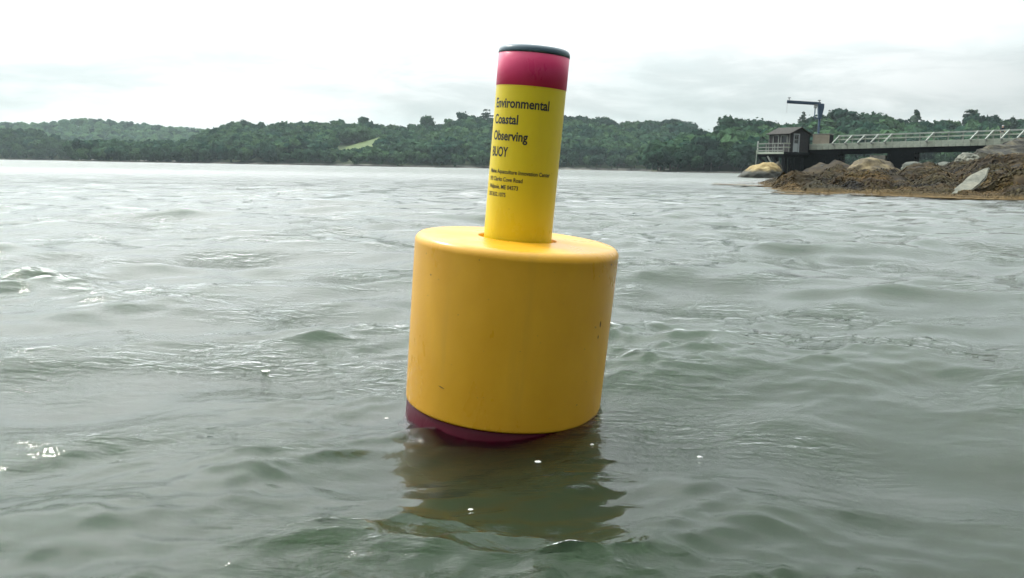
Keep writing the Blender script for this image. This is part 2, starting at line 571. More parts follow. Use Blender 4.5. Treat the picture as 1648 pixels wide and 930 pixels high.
INDIV.sort(key=visible_rank)
INDIV = INDIV[:270]
indiv_ids = set(id(t) for t in INDIV)
for name, tab, sY, rY, th, step in LAND:
    Vs, Cs = [], []
    for t in tree_spots:
        if t[0] != name or id(t) in indiv_ids: continue
        _, p, h, xx, uu = t
        q = PROTO_LO[fr.integers(8)]
        a = fr.random() * 6.283
        ca, sa = math.cos(a), math.sin(a)
        wd = 0.95 + 0.35 * fr.random()
        W = np.empty_like(q)
        W[:, 0] = (q[:, 0] * ca - q[:, 1] * sa) * h * wd + p.x
        W[:, 1] = (q[:, 0] * sa + q[:, 1] * ca) * h * wd + p.y
        W[:, 2] = q[:, 2] * h + p.z - 0.12 * h
        Vs.append(W)
        r_ = fr.random()
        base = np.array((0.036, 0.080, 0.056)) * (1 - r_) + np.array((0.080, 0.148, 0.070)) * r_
        if name == 'far_hill': base = base * 1.6  # leaf colour raised to paint in part of the distance haze
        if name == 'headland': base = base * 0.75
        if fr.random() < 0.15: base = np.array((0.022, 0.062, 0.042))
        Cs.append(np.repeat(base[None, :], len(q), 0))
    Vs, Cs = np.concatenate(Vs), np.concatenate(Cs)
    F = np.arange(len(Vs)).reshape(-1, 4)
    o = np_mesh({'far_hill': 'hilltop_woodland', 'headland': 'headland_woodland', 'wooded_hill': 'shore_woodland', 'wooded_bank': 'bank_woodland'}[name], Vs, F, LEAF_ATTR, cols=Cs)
    tag(o, {'far_hill': 'hazy pale green woodland covering the far hill at the left', 'headland': 'dark woodland on the low headland at the left edge',
            'wooded_hill': 'green woodland on the hill behind the buoy around the small meadow', 'wooded_bank': 'dense dark green woodland behind the pier'}[name], 'woodland', kind='stuff')
    print(name, len(F))

# the small meadow on the hill
MV, MF = [], []
for x in np.linspace(546, 611, 12):
    top_ = 238.5 - 0.29 * (x - 548)
    for k in range(8):
        t = k / 7
        y_ = meadow_foot(x) + 5 + (top_ - meadow_foot(x) - 5) * t
        MV.append(at(x, y_, MEADOW_Y0 + (MEADOW_Y1 - MEADOW_Y0) * t))
MF = [(i * 8 + j, (i + 1) * 8 + j, (i + 1) * 8 + j + 1, i * 8 + j + 1) for i in range(11) for j in range(7)]
tag(np_mesh('meadow', np.array(MV), np.array(MF), MEADOW, smooth=True), kind='structure')


# individual trees of the nearest woods (shared meshes)
def tree_mesh(name, kind, n, r, leaf, trunk=True):
    Q = crown_quads(kind, n, r)
    F = np.arange(len(Q)).reshape(-1, 4)
    mi = np.zeros(len(F))
    if trunk:
        TV, TF = trunk_quads(kind)
        F = np.concatenate([F, TF + len(Q)])
        mi = np.concatenate([mi, np.ones(len(TF))])
        Q = np.concatenate([Q, TV])
    o = np_mesh(name, Q, F, [leaf, BARK], mi=mi)
    me = o.data
    bpy.data.objects.remove(o)
    return me


BROAD = [tree_mesh('broadleaf_tree', 'broad', 420, tr, LEAF_OBJ) for _ in range(6)]
for k, (nm, p, h, xx, uu) in enumerate(INDIV):
    o = bpy.data.objects.new('broadleaf_tree', BROAD[fr.integers(6)])
    C.objects.link(o)
    wd = 0.95 + 0.35 * fr.random()
    o.location = (p.x, p.y, p.z - 0.1 * h)
    o.rotation_euler = (0, 0, fr.random() * 6.283)
    o.scale = (h * wd, h * wd, h)
    if nm == 'wooded_bank':
        tag(o, 'bushy green broadleaf tree in the wood behind the pier', 'tree', 'trees of the wood behind the pier')
    else:
        tag(o, 'green broadleaf tree on the far shore just right of the buoy tube', 'tree', 'trees on the far shore beside the buoy tube')


def lone_tree(name, kind, px, py_top, Y, h, label, wide=1.0, n=420):
    top = at(px, py_top, Y)
    root = empty(name, (top.x, top.y, top.z - h), random.random() * 6)
    Q = crown_quads(kind, n, tr) * np.array((h * wide, h * wide, h))
    cr = np_mesh('crown', Q, np.arange(len(Q)).reshape(-1, 4), LEAF_OBJ if kind == 'broad' else NEEDLE, root)
    TV, TF = trunk_quads(kind)
    np_mesh('trunk', TV * h, TF, BARK, root)
    tag(root, label, 'tree', 'trees standing out on the skyline')


lone_tree('round_tree', 'broad', 688, 183, 640, 15, 'round domed tree standing up alone on the skyline left of the buoy tube', 1.25)
lone_tree('pine_tree', 'umbrella', 784, 176, 630, 15, 'spreading pine on the skyline touching the left side of the buoy tube', 1.1)
lone_tree('broadleaf_tree', 'broad', 746, 178, 630, 14, 'tall rounded tree on the skyline between the domed tree and the buoy tube', 1.1)
lone_tree('broadleaf_tree', 'broad', 394, 193, 640, 12, 'small tree bump on the skyline of the left hill saddle', 1.0)
lone_tree('broadleaf_tree', 'broad', 583, 187, 640, 12, 'tree rising on the skyline above the small meadow', 1.1)
lone_tree('pine_tree', 'spire', 1475, 176, 368, 13, 'pointed conifer above the middle of the pier railing', 1.9)
lone_tree('pine_tree', 'spire', 1631, 185, 368, 11, 'pointed conifer above the person on the pier', 1.9)
lone_tree('pine_tree', 'umbrella', 1566, 175, 372, 14, 'ragged spreading pine on the skyline above the tilted grey slab', 1.1)
lone_tree('pine_tree', 'spire', 1336, 176, 372, 11, 'slim conifer tip just right of the crane mast', 1.6)
lone_tree('pine_tree', 'spire', 1293, 178, 372, 11, 'slim conifer tip under the crane boom', 1.6)
lone_tree('broadleaf_tree', 'broad', 1358, 174, 372, 14, 'broad treetop on the skyline right of the crane', 1.3)
lone_tree('broadleaf_tree', 'broad', 1178, 187, 372, 14, 'rounded treetop at the left end of the wood behind the pier', 1.3)

# ------------------------------------------------------------------ rocky shore
WEED = bpy.data.materials.new('rockweed')
WEED.use_nodes = True
_q = G(WEED.node_tree); WEED.node_tree.nodes.clear()
_c = _q.n('ShaderNodeVertexColor', layer_name='tint').outputs[0]
_p = _q.n('ShaderNodeBsdfPrincipled', {'Base Color': _c, 'Roughness': 0.7, 'Specular IOR Level': 0.15})
_q.n('ShaderNodeOutputMaterial', {0: _p.outputs[0]})
LEDGE = mat('dark_wet_ledge', (0.010, 0.008, 0.006), (0.035, 0.024, 0.011), 1.3, 0.85, 0.8, 5, c3=(0.06, 0.042, 0.018), spec=0.2)

SHORE = [(1150, 292), (1190, 296), (1225, 301), (1265, 306), (1300, 309.5), (1345, 311.5), (1400, 313.5), (1450, 315.5), (1500, 317), (1550, 318.5), (1600, 320.5), (1650, 323), (1720, 327), (1850, 336)]
SH = [on_level(x, y) for x, y in SHORE]
SHX = np.array([p.x / p.y for p in SH]); SHY = np.array([p.y for p in SH])     # bearing and distance of the near waterline

MOUNDS = [  # px, top py, Y, half width m, half depth m : weed covered ledges
    (1245, 285, 45, 1.5, 4.0), (1268, 273, 55, 1.9, 3.0), (1225, 292, 36, 1.0, 2.0), (1330, 277, 34, 1.5, 3.0), (1300, 282, 30, 1.0, 2.0), (1345, 261, 62, 2.2, 4),
    (1375, 286, 28, 1.2, 2.5), (1420, 289, 27, 1.1, 2.0), (1460, 277, 32, 1.4, 3.0), (1490, 269, 40, 2.0, 4.0), (1515, 283, 28, 1.2, 2.5), (1550, 276, 34, 1.4, 3),
    (1575, 262, 40, 1.8, 3), (1610, 262, 32, 1.0, 2.5), (1640, 258, 30, 1.2, 3), (1618, 284, 25, 0.7, 1.5), (1640, 292, 23, 0.6, 1.2), (1700, 262, 28, 2.0, 4), (1800, 250, 28, 2.5, 4),
    ]
MND = []
for px, py, Y, wx, wy in MOUNDS:
    p = at(px, py, Y)
    MND.append((p.x, p.y, p.z, wx, wy))


def shore_z(X, Y):
    X, Y = np.asarray(X, float), np.asarray(Y, float)
    d = Y - np.interp(X / Y, SHX, SHY)                       # behind the near waterline
    wob = 0.5 * np.sin(0.9 * Y) + 0.4 * np.sin(0.37 * Y + 1)
    west = (X - 0.322 * Y - wob * 0.5) * 0.9             # east of the channel side
    dd = np.minimum(d, np.where(Y > 30, west, 50)) + 0.35
    z = np.where(dd < 0, dd * 0.12, 0.12 * (1 - np.exp(-dd / 0.8)) + 0.004 * np.clip(dd, 0, 60))
    z = np.maximum(z, -1.2)
    inland = np.clip((dd + 0.2) / 3.0, 0, 1)
    for mx_, my_, mz_, wx, wy in MND:
        q = np.exp(-(np.abs((X - mx_) / wx) ** 2.0) - (np.abs((Y - my_) / wy) ** 2.0))
        z = z + np.clip(mz_ - z, 0, None) * q * inland
    hump = np.abs(np.sin(1.5 * X + 0.5 * Y + 0.6 * np.sin(1.1 * Y)) * np.sin(0.8 * Y - 0.9 * X + 0.5 * np.sin(1.7 * X)))
    lump = 0.36 * hump ** 0.8 - 0.11 + 0.07 * np.sin(4.3 * X + 1.1) * np.sin(3.1 * Y - 2 * X) + 0.05 * np.sin(9 * X + 2 * Y) * np.sin(7 * Y - 3 * X)
    z = z + lump * np.clip(dd / 2.0, 0.0, 1)
    return z


gx = np.concatenate([np.linspace(6, 24, 190), np.linspace(24.5, 110, 60)])
gy = np.concatenate([np.linspace(14, 50, 190), np.linspace(50.8, 130, 70)])
GX, GY = np.meshgrid(gx, gy, indexing='ij')
# columns lean with the sight lines so that the sheet follows the shore outwards
GX2 = GX
SZ = shore_z(GX2, GY)
nx, ny = GX.shape
ii = np.arange(nx - 1)[:, None] * ny + np.arange(ny - 1)[None, :]
F = np.stack([ii, ii + ny, ii + ny + 1, ii + 1], -1).reshape(-1, 4)
tag(np_mesh('rocky_shore', np.stack([GX2, GY, SZ], -1).reshape(-1, 3), F, LEDGE, smooth=True), kind='structure')

# rockweed: drooping fronds over the ledges and floating at the edge
wr = np.random.default_rng(3)


def fronds(PX, PY, PZ, L, W, cols, droop=1.0, yaw=None):
    n = len(PX)
    PX = np.asarray(PX)
    a = wr.random(n) * 6.283 if yaw is None else yaw
    e = 0.05
    zx = (shore_z(PX + e, PY) - shore_z(PX - e, PY)) / (2 * e)
    zy = (shore_z(PX, PY + e) - shore_z(PX, PY - e)) / (2 * e)
    if yaw is None:
        sl = np.hypot(zx, zy)
        down = np.arctan2(-zy, -zx)
        a = np.where((sl > 0.12) & (sl < 0.7), down + wr.normal(size=n) * 0.6, a)
    dx, dy = np.cos(a), np.sin(a)
    sx, sy = -dy, dx
    P = np.stack([PX, PY, PZ], -1)
    D = np.stack([dx, dy, np.clip(zx * dx + zy * dy, -0.8, 0.8) * droop], -1) * L[:, None]
    S = np.stack([sx, sy, np.zeros(n)], -1) * W[:, None]
    up = np.array((0, 0, 1.0)) * (0.14 * L[:, None] * droop)
    a0 = P - S * 0.5; a1 = P + S * 0.5
    m0 = P + D * 0.5 - S * 0.7 + up; m1 = P + D * 0.5 + S * 0.7 + up
    t0 = P + D - S * 0.25 - up * 0.1; t1 = P + D + S * 0.3 - up * 0.1
    V = np.stack([a0, a1, m0, m1, t0, t1], 1).reshape(-1, 3)
    b = np.arange(n)[:, None] * 6
    F = np.concatenate([b + np.array([0, 1, 3, 2]), b + np.array([2, 3, 5, 4])])
    return V, F, np.repeat(cols, 6, 0)


N = 120000
ang = wr.uniform(R(13.5), R(38), N)
rr = 17 + 45 * wr.random(N) ** 1.6
PX, PY = rr * np.sin(ang), rr * np.cos(ang)
ea = wr.uniform(SHX[0], 0.78, 45000)                     # thicker along the steep front of the ledges
ey = np.interp(ea, SHX, SHY) + 3.2 * wr.random(45000) ** 1.3 - 0.3
PX = np.concatenate([PX, ea * ey]); PY = np.concatenate([PY, ey])
PZ = shore_z(PX, PY)
ok = (PZ > -0.02) & (PZ < 1.25 + 0.6 * wr.random(len(PZ)))
patch = np.sin(1.1 * PX + 0.6 * PY) + np.sin(0.9 * PY - 1.6 * PX + 1) + 0.8 * np.sin(3.1 * PX + 2.2 * PY)
ok &= (patch > -1.9) | (PZ < 0.35)
PX, PY, PZ, patch = PX[ok], PY[ok], PZ[ok], patch[ok]
k = wr.random(len(PX))[:, None]
c_dark = np.array((0.012, 0.009, 0.006)); c_olive = np.array((0.075, 0.058, 0.014)); c_rust = np.array((0.135, 0.078, 0.018)); c_tan = np.array((0.20, 0.125, 0.04))
t_ = np.clip(0.35 + 0.5 * np.sin(0.7 * PX + 1.9 * PY) + 0.5 * np.sin(2.3 * PX - 0.8 * PY + 2), 0, 1)[:, None]
col = c_dark * (1 - t_) + c_rust * t_
t2_ = np.clip(0.5 + 0.5 * np.sin(1.3 * PX + 0.8 * PY + 1.4) + 0.3 * np.sin(2.9 * PY - 1.1 * PX), 0, 1)[:, None]
col = col * (1 - 0.6 * t2_) + c_olive * 0.6 * t2_
col = np.where(k < 0.12, c_olive, col)
low = np.clip(1 - PZ / 0.14, 0, 1)[:, None]
col = col * (1 - low * 0.75) + c_tan * low * 0.75
col = col * (0.45 + 0.45 * wr.random((len(PX), 1)))
V, F, Cc = fronds(PX, PY, PZ + 0.02, 0.08 + 0.14 * wr.random(len(PX)), 0.022 + 0.025 * wr.random(len(PX)), col)
tag(np_mesh('rockweed', V, F, WEED, cols=Cc), 'brown and olive rockweed draped over the low ledges by the water', 'seaweed', kind='stuff')
print('fronds', len(F))

# floating weed streaks in the shallows off the point
FX, FY = [], []
for (xa, ya, xb, yb, th_, n) in [(1142, 297, 1232, 300.5, 1.0, 600), (1175, 294, 1212, 294.5, 0.5, 90), (1228, 305.5, 1345, 309.5, 1.8, 500), (1240, 311.5, 1330, 313, 1.4, 260), (1320, 311, 1648, 322, 1.6, 1900), (1250, 308, 1310, 310, 0.8, 150)]:
    t = wr.random(n); o_ = wr.normal(size=n) * th_ * 0.5 * np.sin(np.pi * (0.1 + 0.8 * t))
    for tt, oo in zip(t, o_):
        p = on_level(xa + (xb - xa) * tt, ya + (yb - ya) * tt + oo, 0.02)
        FX.append(p.x); FY.append(p.y)
FX, FY = np.array(FX), np.array(FY)
n = len(FX)
kk = wr.random((n, 1))
col = np.where(kk < 0.5, np.array((0.26, 0.18, 0.07)), np.where(kk < 0.8, np.array((0.17, 0.10, 0.03)), np.array((0.08, 0.065, 0.03)))) * (0.7 + 0.6 * wr.random((n, 1)))
V, F, Cc = fronds(FX, FY, np.where(FX / FY < 0.325, 0.05, 0.018) + 0.02 * wr.random(n), 0.10 + 0.20 * wr.random(n), 0.03 + 0.04 * wr.random(n), col, droop=0.0, yaw=wr.normal(size=n) * 0.5)
tag(np_mesh('floating_rockweed', V, F, WEED, cols=Cc), 'tan rockweed floating in streaks at the edge of the ledges', 'seaweed', kind='stuff')


# ------------------------------------------------------------------ boulders
def rock_mat(name, a, b, c, low=None):
    m = bpy.data.materials.new(name)
    m.use_nodes = True
    nt = m.node_tree; nt.nodes.clear()
    q = G(nt)
    ob = q.n('ShaderNodeTexCoord').outputs['Object']
    f = q.noise(ob, 1.4, 6, 0.62, 0.3)
    col = q.ramp(f, [(0.36, a), (0.5, b), (0.64, c)])
    sp = q.noise(ob, 14, 3, 0.6)
    col = q.mix(q.maprange(sp, 0.55, 0.7, 0, 0.45), col, (0.05, 0.05, 0.045))
    if low:      # wet, weed-darkened foot up to the tide line
        z = q.n('ShaderNodeSeparateXYZ', {0: q.n('ShaderNodeNewGeometry').outputs['Position']}).outputs['Z']
        zn = q.math('ADD', z, q.math('MULTIPLY', q.math('SUBTRACT', f, 0.5), 0.6))
        col = q.mix(q.maprange(zn, low - 0.2, low + 0.25, 1.0, 0.0), col, (0.055, 0.055, 0.045))
    h = q.noise(ob, 4.5, 7, 0.65)
    b_ = q.n('ShaderNodeBump', {'Strength': 0.7, 'Distance': 0.12, 'Height': h})
    p = q.n('ShaderNodeBsdfPrincipled', {'Base Color': col, 'Roughness': 0.85, 'Normal': b_.outputs[0]})
    q.n('ShaderNodeOutputMaterial', {0: p.outputs[0]})
    return m


RK_YELLOW = rock_mat('ochre_granite', (0.16, 0.11, 0.04), (0.29, 0.21, 0.08), (0.38, 0.30, 0.14), 0.75)
RK_TAN = rock_mat('tan_granite', (0.045, 0.038, 0.026), (0.105, 0.082, 0.046), (0.24, 0.19, 0.10))
RK_GREY = rock_mat('grey_granite', (0.065, 0.075, 0.062), (0.11, 0.12, 0.10), (0.16, 0.165, 0.135))
RK_PALE = rock_mat('pale_granite', (0.15, 0.155, 0.125), (0.21, 0.215, 0.175), (0.29, 0.28, 0.22))
RK_LEDGE = rock_mat('brown_ledge', (0.012, 0.012, 0.011), (0.034, 0.032, 0.022), (0.10, 0.088, 0.055))


def boulder(name, x0, x1, ytop, ybase, Y, depth, m, label, peak=0.0, seed=0, sharp=0.8, flat=1.0, rough=0.10):
    """boulder spanning the photograph columns x0..x1, standing at depth Y; peak shifts the summit sideways"""
    a, b = at(x0, ybase, Y), at(x1, ybase, Y)
    t = at((x0 + x1) / 2, ytop, Y)
    hw = (b.x - a.x) / 2
    base = min(a.z, b.z)
    H = (t.z - base) * 0.86
    bm = bmesh.new()
    bmesh.ops.create_icosphere(bm, subdivisions=5, radius=1)
    off = Vector((seed * 7.3, seed * 3.1, seed * 1.7))
    for v in bm.verts:
        c = v.co.copy()
        n1 = noise.fractal(c * 1.1 + off, 1.0, 2.0, 4) * rough * 2.2
        # planes of fracture
        cell = noise.cell(c * 1.6 + off) * rough * 0.4
        ridge = abs(noise.noise(c * 2.3 + off)) * rough * 1.4
        k = 1 + n1 + cell * 0.4 - ridge
        z = c.z
        if z > 0:
            z = z ** (1 / flat) if flat != 1 else z
        w = (1 - max(z, 0)) ** 0.0
        v.co = Vector((c.x * k * hw + peak * hw * max(z, 0) * 1.0, c.y * k * depth, z * k * H if z > 0 else z * k * 0.6))
    o = bm_obj(name, bm, m, smooth=True)
    o.location = ((a.x + b.x) / 2, Y, base)
    tag(o, label, 'rock', 'rocks along the pier shore')
    return o


boulder('boulder', 1186, 1258, 257, 287, 84, 2.2, RK_YELLOW, 'ochre yellow boulder with dark foot in the water under the pier head', 0.28, 1, rough=0.07)
boulder('boulder', 1352, 1458, 250, 290, 52, 2.4, RK_TAN, 'large humped tan boulder under the middle of the pier', -0.05, 2, rough=0.12)
boulder('boulder', 1334, 1372, 272, 283, 46, 1.0, RK_TAN, 'low tan rock at the left foot of the large humped boulder', 0.1, 3)
boulder('boulder', 1455, 1502, 258, 275, 60, 1.6, RK_GREY, 'low grey green boulder right of the large humped boulder', -0.2, 4)
boulder('boulder', 1503, 1549, 257, 281, 46, 1.3, RK_GREY, 'smooth grey rounded boulder above the rockweed left of the tilted slab', -0.1, 5, rough=0.06)
boulder('boulder', 1536, 1570, 246, 262, 50, 0.9, RK_PALE, 'small cream coloured angular rock at the tip of the dark ledge', 0.2, 6, rough=0.2)
boulder('boulder', 1300, 1346, 262, 290, 62, 1.6, RK_LEDGE, 'dark mound of rock in the shade beneath the crane', 0.0, 7)
boulder('boulder', 1588, 1608, 272, 296, 26, 0.5, RK_GREY, 'small grey block leaning against the right side of the tilted slab', 0.2, 8)
boulder('boulder', 1240, 1262, 258, 284, 88, 1.2, RK_LEDGE, 'dark brown rock at the pile feet behind the ochre boulder', -0.3, 9)


def outline_rock(name, pts, Y0, Y1, thick, m, label, seed=1, cuts=3, amp=0.08):
    """slab of rock whose visible face runs from depth Y0 (first listed edge, low) to Y1 (top)"""
    ys = [p[1] for p in pts]
    lo, hi = max(ys), min(ys)
    P = [at(x, y, Y0 + (Y1 - Y0) * (lo - y) / (lo - hi)) for x, y in pts]
    ctr = sum(P, Vector()) / len(P)
    bm = bmesh.new()
    f = [bm.verts.new(p - ctr) for p in P]
    bk = [bm.verts.new((p - ctr) * 0.96 + Vector((0.12 * thick, thick, -0.45 * thick))) for p in P]
    bm.faces.new(f)
    bm.faces.new(bk[::-1])
    n = len(P)
    for i in range(n):
        j = (i + 1) % n
        bm.faces.new((f[j], f[i], bk[i], bk[j]))
    bmesh.ops.recalc_face_normals(bm, faces=bm.faces)
    bmesh.ops.bevel(bm, geom=bm.edges[:], offset=0.05, segments=2, affect='EDGES')
    bmesh.ops.triangulate(bm, faces=bm.faces)
    for _ in range(cuts):
        bmesh.ops.subdivide_edges(bm, edges=[e for e in bm.edges if e.calc_length() > 0.12], cuts=1)
    bmesh.ops.triangulate(bm, faces=bm.faces)
    off = Vector((seed * 5.1, seed * 2.3, 0))
    for v in bm.verts:
        v.co += Vector((noise.noise(v.co * 1.5 + off), noise.noise(v.co * 1.5 + off * 2), noise.noise(v.co * 1.5 - off))) * amp
    o = bm_obj(name, bm, m, smooth=False)
    o.location = ctr
    tag(o, label, 'rock', 'rocks along the pier shore')
    return o


outline_rock('rock_slab', [(1524, 313), (1545, 314), (1568, 306), (1588, 288), (1594, 267), (1580, 271), (1562, 282), (1541, 299)], 21.9, 23.6, 0.6, RK_PALE,
             'flat pale grey rock slab tilted up out of the rockweed near the right edge', 1, amp=0.04)
outline_rock('rock_ledge', [(1548, 257), (1575, 256), (1610, 253), (1650, 250), (1740, 244), (1740, 205), (1690, 212), (1648, 220), (1625, 226), (1600, 233), (1575, 243), (1560, 248)], 50, 58, 4.0, RK_LEDGE,
             'long dark brown ledge sloping up to the right edge below the pier', 2, amp=0.35)
outline_rock('rock_slab', [(1596, 261), (1625, 262), (1665, 258), (1665, 247), (1645, 249), (1615, 254)], 44, 46, 1.5, RK_PALE,
             'pale strip of rock under the dark ledge at the right edge', 3, amp=0.08)
outline_rock('rock_ledge', [(1560, 268), (1600, 272), (1650, 272), (1650, 257), (1615, 259), (1580, 260), (1562, 262)], 40, 43, 2.0, RK_LEDGE,
             'dark brown rock step between the pale strip and the tilted slab', 4, amp=0.15)

boulder('boulder', 1344, 1372, 302, 311, 25.5, 0.35, RK_PALE, 'low pale stone at the waterline in front of the rockweed, left of the tilted slab', 0.1, 21, rough=0.15)
boulder('boulder', 1397, 1428, 301.5, 308, 25, 0.3, RK_TAN, 'flat light stone half covered by rockweed below the large humped boulder', -0.1, 22, rough=0.15)
boulder('boulder', 1604, 1632, 298, 312, 23.2, 0.4, RK_LEDGE, 'dark wet stone in the rockweed right of the tilted slab', 0.1, 23, rough=0.15)

# ------------------------------------------------------------------ pier
WOOD_PALE = mat('weathered_pale_wood', (0.36, 0.41, 0.34), (0.52, 0.56, 0.47), 1.5, 0.85, 0.3, 8, stretch=(1, 1, 4))
WOOD_WHITE = mat('whitewashed_wood', (0.34, 0.37, 0.34), (0.48, 0.51, 0.47), 3, 0.8)
WOOD_GREY = mat('grey_wood', (0.20, 0.22, 0.20), (0.32, 0.34, 0.31), 2, 0.85, 0.3, 8)
WOOD_DARK = mat('creosote_timber', (0.004, 0.005, 0.007), (0.009, 0.011, 0.013), 2, 0.9, 0.3, 8, spec=0.1)
SHINGLE = mat('dark_shingle', (0.030, 0.030, 0.034), (0.060, 0.056, 0.058), 4, 0.9, 0.4, 12)
ROOFING = mat('brown_roof_shingle', (0.040, 0.038, 0.034), (0.070, 0.066, 0.058), 5, 0.9, 0.4, 14)
CRANE_M = mat('blue_grey_steel', (0.045, 0.080, 0.135), (0.070, 0.110, 0.175), 3, 0.5, metal=0.1)
STEEL = mat('galvanised_steel', (0.22, 0.24, 0.25), (0.34, 0.36, 0.36), 5, 0.5, metal=0.5)
CONC = mat('pale_concrete', (0.16, 0.16, 0.14), (0.28, 0.27, 0.23), 2, 0.9, 0.3, 9)
PLY = mat('beige_plywood', (0.30, 0.26, 0.20), (0.40, 0.35, 0.28), 1.5, 0.8, 0.1)
GLASS_D = mat('dark_window_glass', (0.012, 0.015, 0.018), (0.02, 0.025, 0.03), 2, 0.08)
DOOR_W = mat('white_door_paint', (0.48, 0.54, 0.56), (0.58, 0.63, 0.64), 4, 0.6)

pA, pB = at(1290, 232.5, 98.5), at(1650, 222.0, 85.0)
pdir = (pB - pA)
PL = math.hypot(pdir.x, pdir.y)
prz = math.atan2(pdir.y, pdir.x)
pier = empty('pier', pA, prz)
pier.rotation_euler = (0, -math.atan2(pdir.z, PL), prz)      # climbs gently towards the land
tag(pier, 'long timber pier with pale railing running from the shore out to the crane', 'pier')
L = PL + 9
DW = 3.6
bm = bmesh.new(); box(bm, (L / 2 - 1, DW / 2 + 0.02, -0.38), (L + 2, DW - 0.04, 0.14)); bm_obj('deck', bm, WOOD_GREY, pier)
# fascia boards on the near side, one plank after another
bm = bmesh.new(); box(bm, (0, 0, 0), (0.67, 0.07, 0.68)); bevel(bm, 0.012)
fm = bpy.data.meshes.new('fascia_board'); bm.to_mesh(fm); bm.free(); fm.materials.append(WOOD_PALE)
s = -1.0
while s < L:
    o = link('fascia_board', fm, None, pier)
    o.location = (s + 0.35, -0.045 - 0.012 * random.random(), -0.33 + 0.02 * random.random())
    s += 0.70
for yy in (0.3, DW - 0.3):
    bm = bmesh.new(); box(bm, (L / 2 - 1, yy, -0.92), (L + 2, 0.35, 0.52)); bm_obj('girder', bm, WOOD_DARK, pier)
bm = bmesh.new(); box(bm, (L / 2 - 1, DW / 2, -0.56), (L + 2, DW - 0.2, 0.2)); bm_obj('joists', bm, WOOD_DARK, pier)
# railings on both sides
post_bm = bmesh.new(); box(post_bm, (0, 0, 0.33), (0.13, 0.13, 1.25)); bevel(post_bm, 0.01)
post_me = bpy.data.meshes.new('railing_post'); post_bm.to_mesh(post_me); post_bm.free(); post_me.materials.append(WOOD_GREY)
br_bm = bmesh.new(); bar(br_bm, (0, -0.06, 0.88), (-0.62, -0.75, -0.02), 0.13, 0.12)
br_me = bpy.data.meshes.new('railing_brace'); br_bm.to_mesh(br_me); br_bm.free(); br_me.materials.append(WOOD_WHITE)
jo_bm = bmesh.new(); box(jo_bm, (-0.62, -0.42, -0.09), (0.12, 0.8, 0.14))
jo_me = bpy.data.meshes.new('outrigger'); jo_bm.to_mesh(jo_me); jo_bm.free(); jo_me.materials.append(WOOD_GREY)
s0, sp = 4.35, 1.42
npost = int((L - s0) / sp) + 1
for side, yy in ((0, 0.10),):
    for i in range(npost):
        o = link('railing_post', post_me, None, pier); o.location = (s0 + i * sp, yy, 0.0)
        if side == 0 and (i < 5 or i in (7, 10, 11, 12, 13, 14, 15, 16, 18)):
            b_ = link('railing_brace', br_me, None, pier); b_.location = (s0 + i * sp, 0.02, 0.0)
            j_ = link('outrigger', jo_me, None, pier); j_.location = (s0 + i * sp, 0.0, -0.004)
    for zz_, nm, ht in ((0.86, 'top_rail', 0.15), (0.44, 'middle_rail', 0.14)):
        bm = bmesh.new(); box(bm, ((s0 + L) / 2, yy - 0.10, zz_), (L - s0 + 0.3, 0.06, ht)); bevel(bm, 0.008)
        bm_obj(nm, bm, WOOD_WHITE if nm == 'top_rail' else WOOD_PALE, pier)
# cribwork and bents carrying the deck
def crib(sa, sb, bottom, m=WOOD_DARK, name='crib'):
    bm = bmesh.new()
    z = -1.22
    k = 0
    while z > bottom:
        if k % 2 == 0:
            for yy in (0.35, DW / 2, DW - 0.35): box(bm, ((sa + sb) / 2, yy, z), (sb - sa, 0.3, 0.27))
        else:
            n_ = max(2, int((sb - sa) / 1.2))
            for i in range(n_ + 1): box(bm, (sa + 0.15 + (sb - sa - 0.3) * i / n_, DW / 2, z), (0.3, DW - 0.3, 0.27))
        z -= 0.272; k += 1
    bm_obj(name, bm, m, pier)
    bm = bmesh.new(); box(bm, ((sa + sb) / 2, DW / 2, (bottom - 1.1) / 2), (sb - sa - 0.5, DW - 0.7, -(bottom + 1.1) - 0.1)); bm_obj('crib_fill', bm, WOOD_DARK, pier)


crib(-1.6, 4.2, -4.2)
crib(9.6, 12.4, -4.2)
bm = bmesh.new(); box(bm, (8.6, 0.9, -1.75), (1.7, 1.6, 0.55)); bevel(bm, 0.03); bm_obj('bearing_block', bm, CONC, pier)
bm = bmesh.new(); box(bm, (8.4, 0.9, -3.0), (1.2, 1.3, 1.9)); bevel(bm, 0.03); bm_obj('concrete_pillar', bm, CONC, pier)
crib(22, 26, -4.5)

# ---- pier head platform, lower, nearer
sp0 = at(1269, 244.5, 95.5)
srz = R(30)
head = empty('landing_stage', sp0, srz)
tag(head, 'low timber landing with pale railings on braced piles at the seaward end of the pier', 'platform')
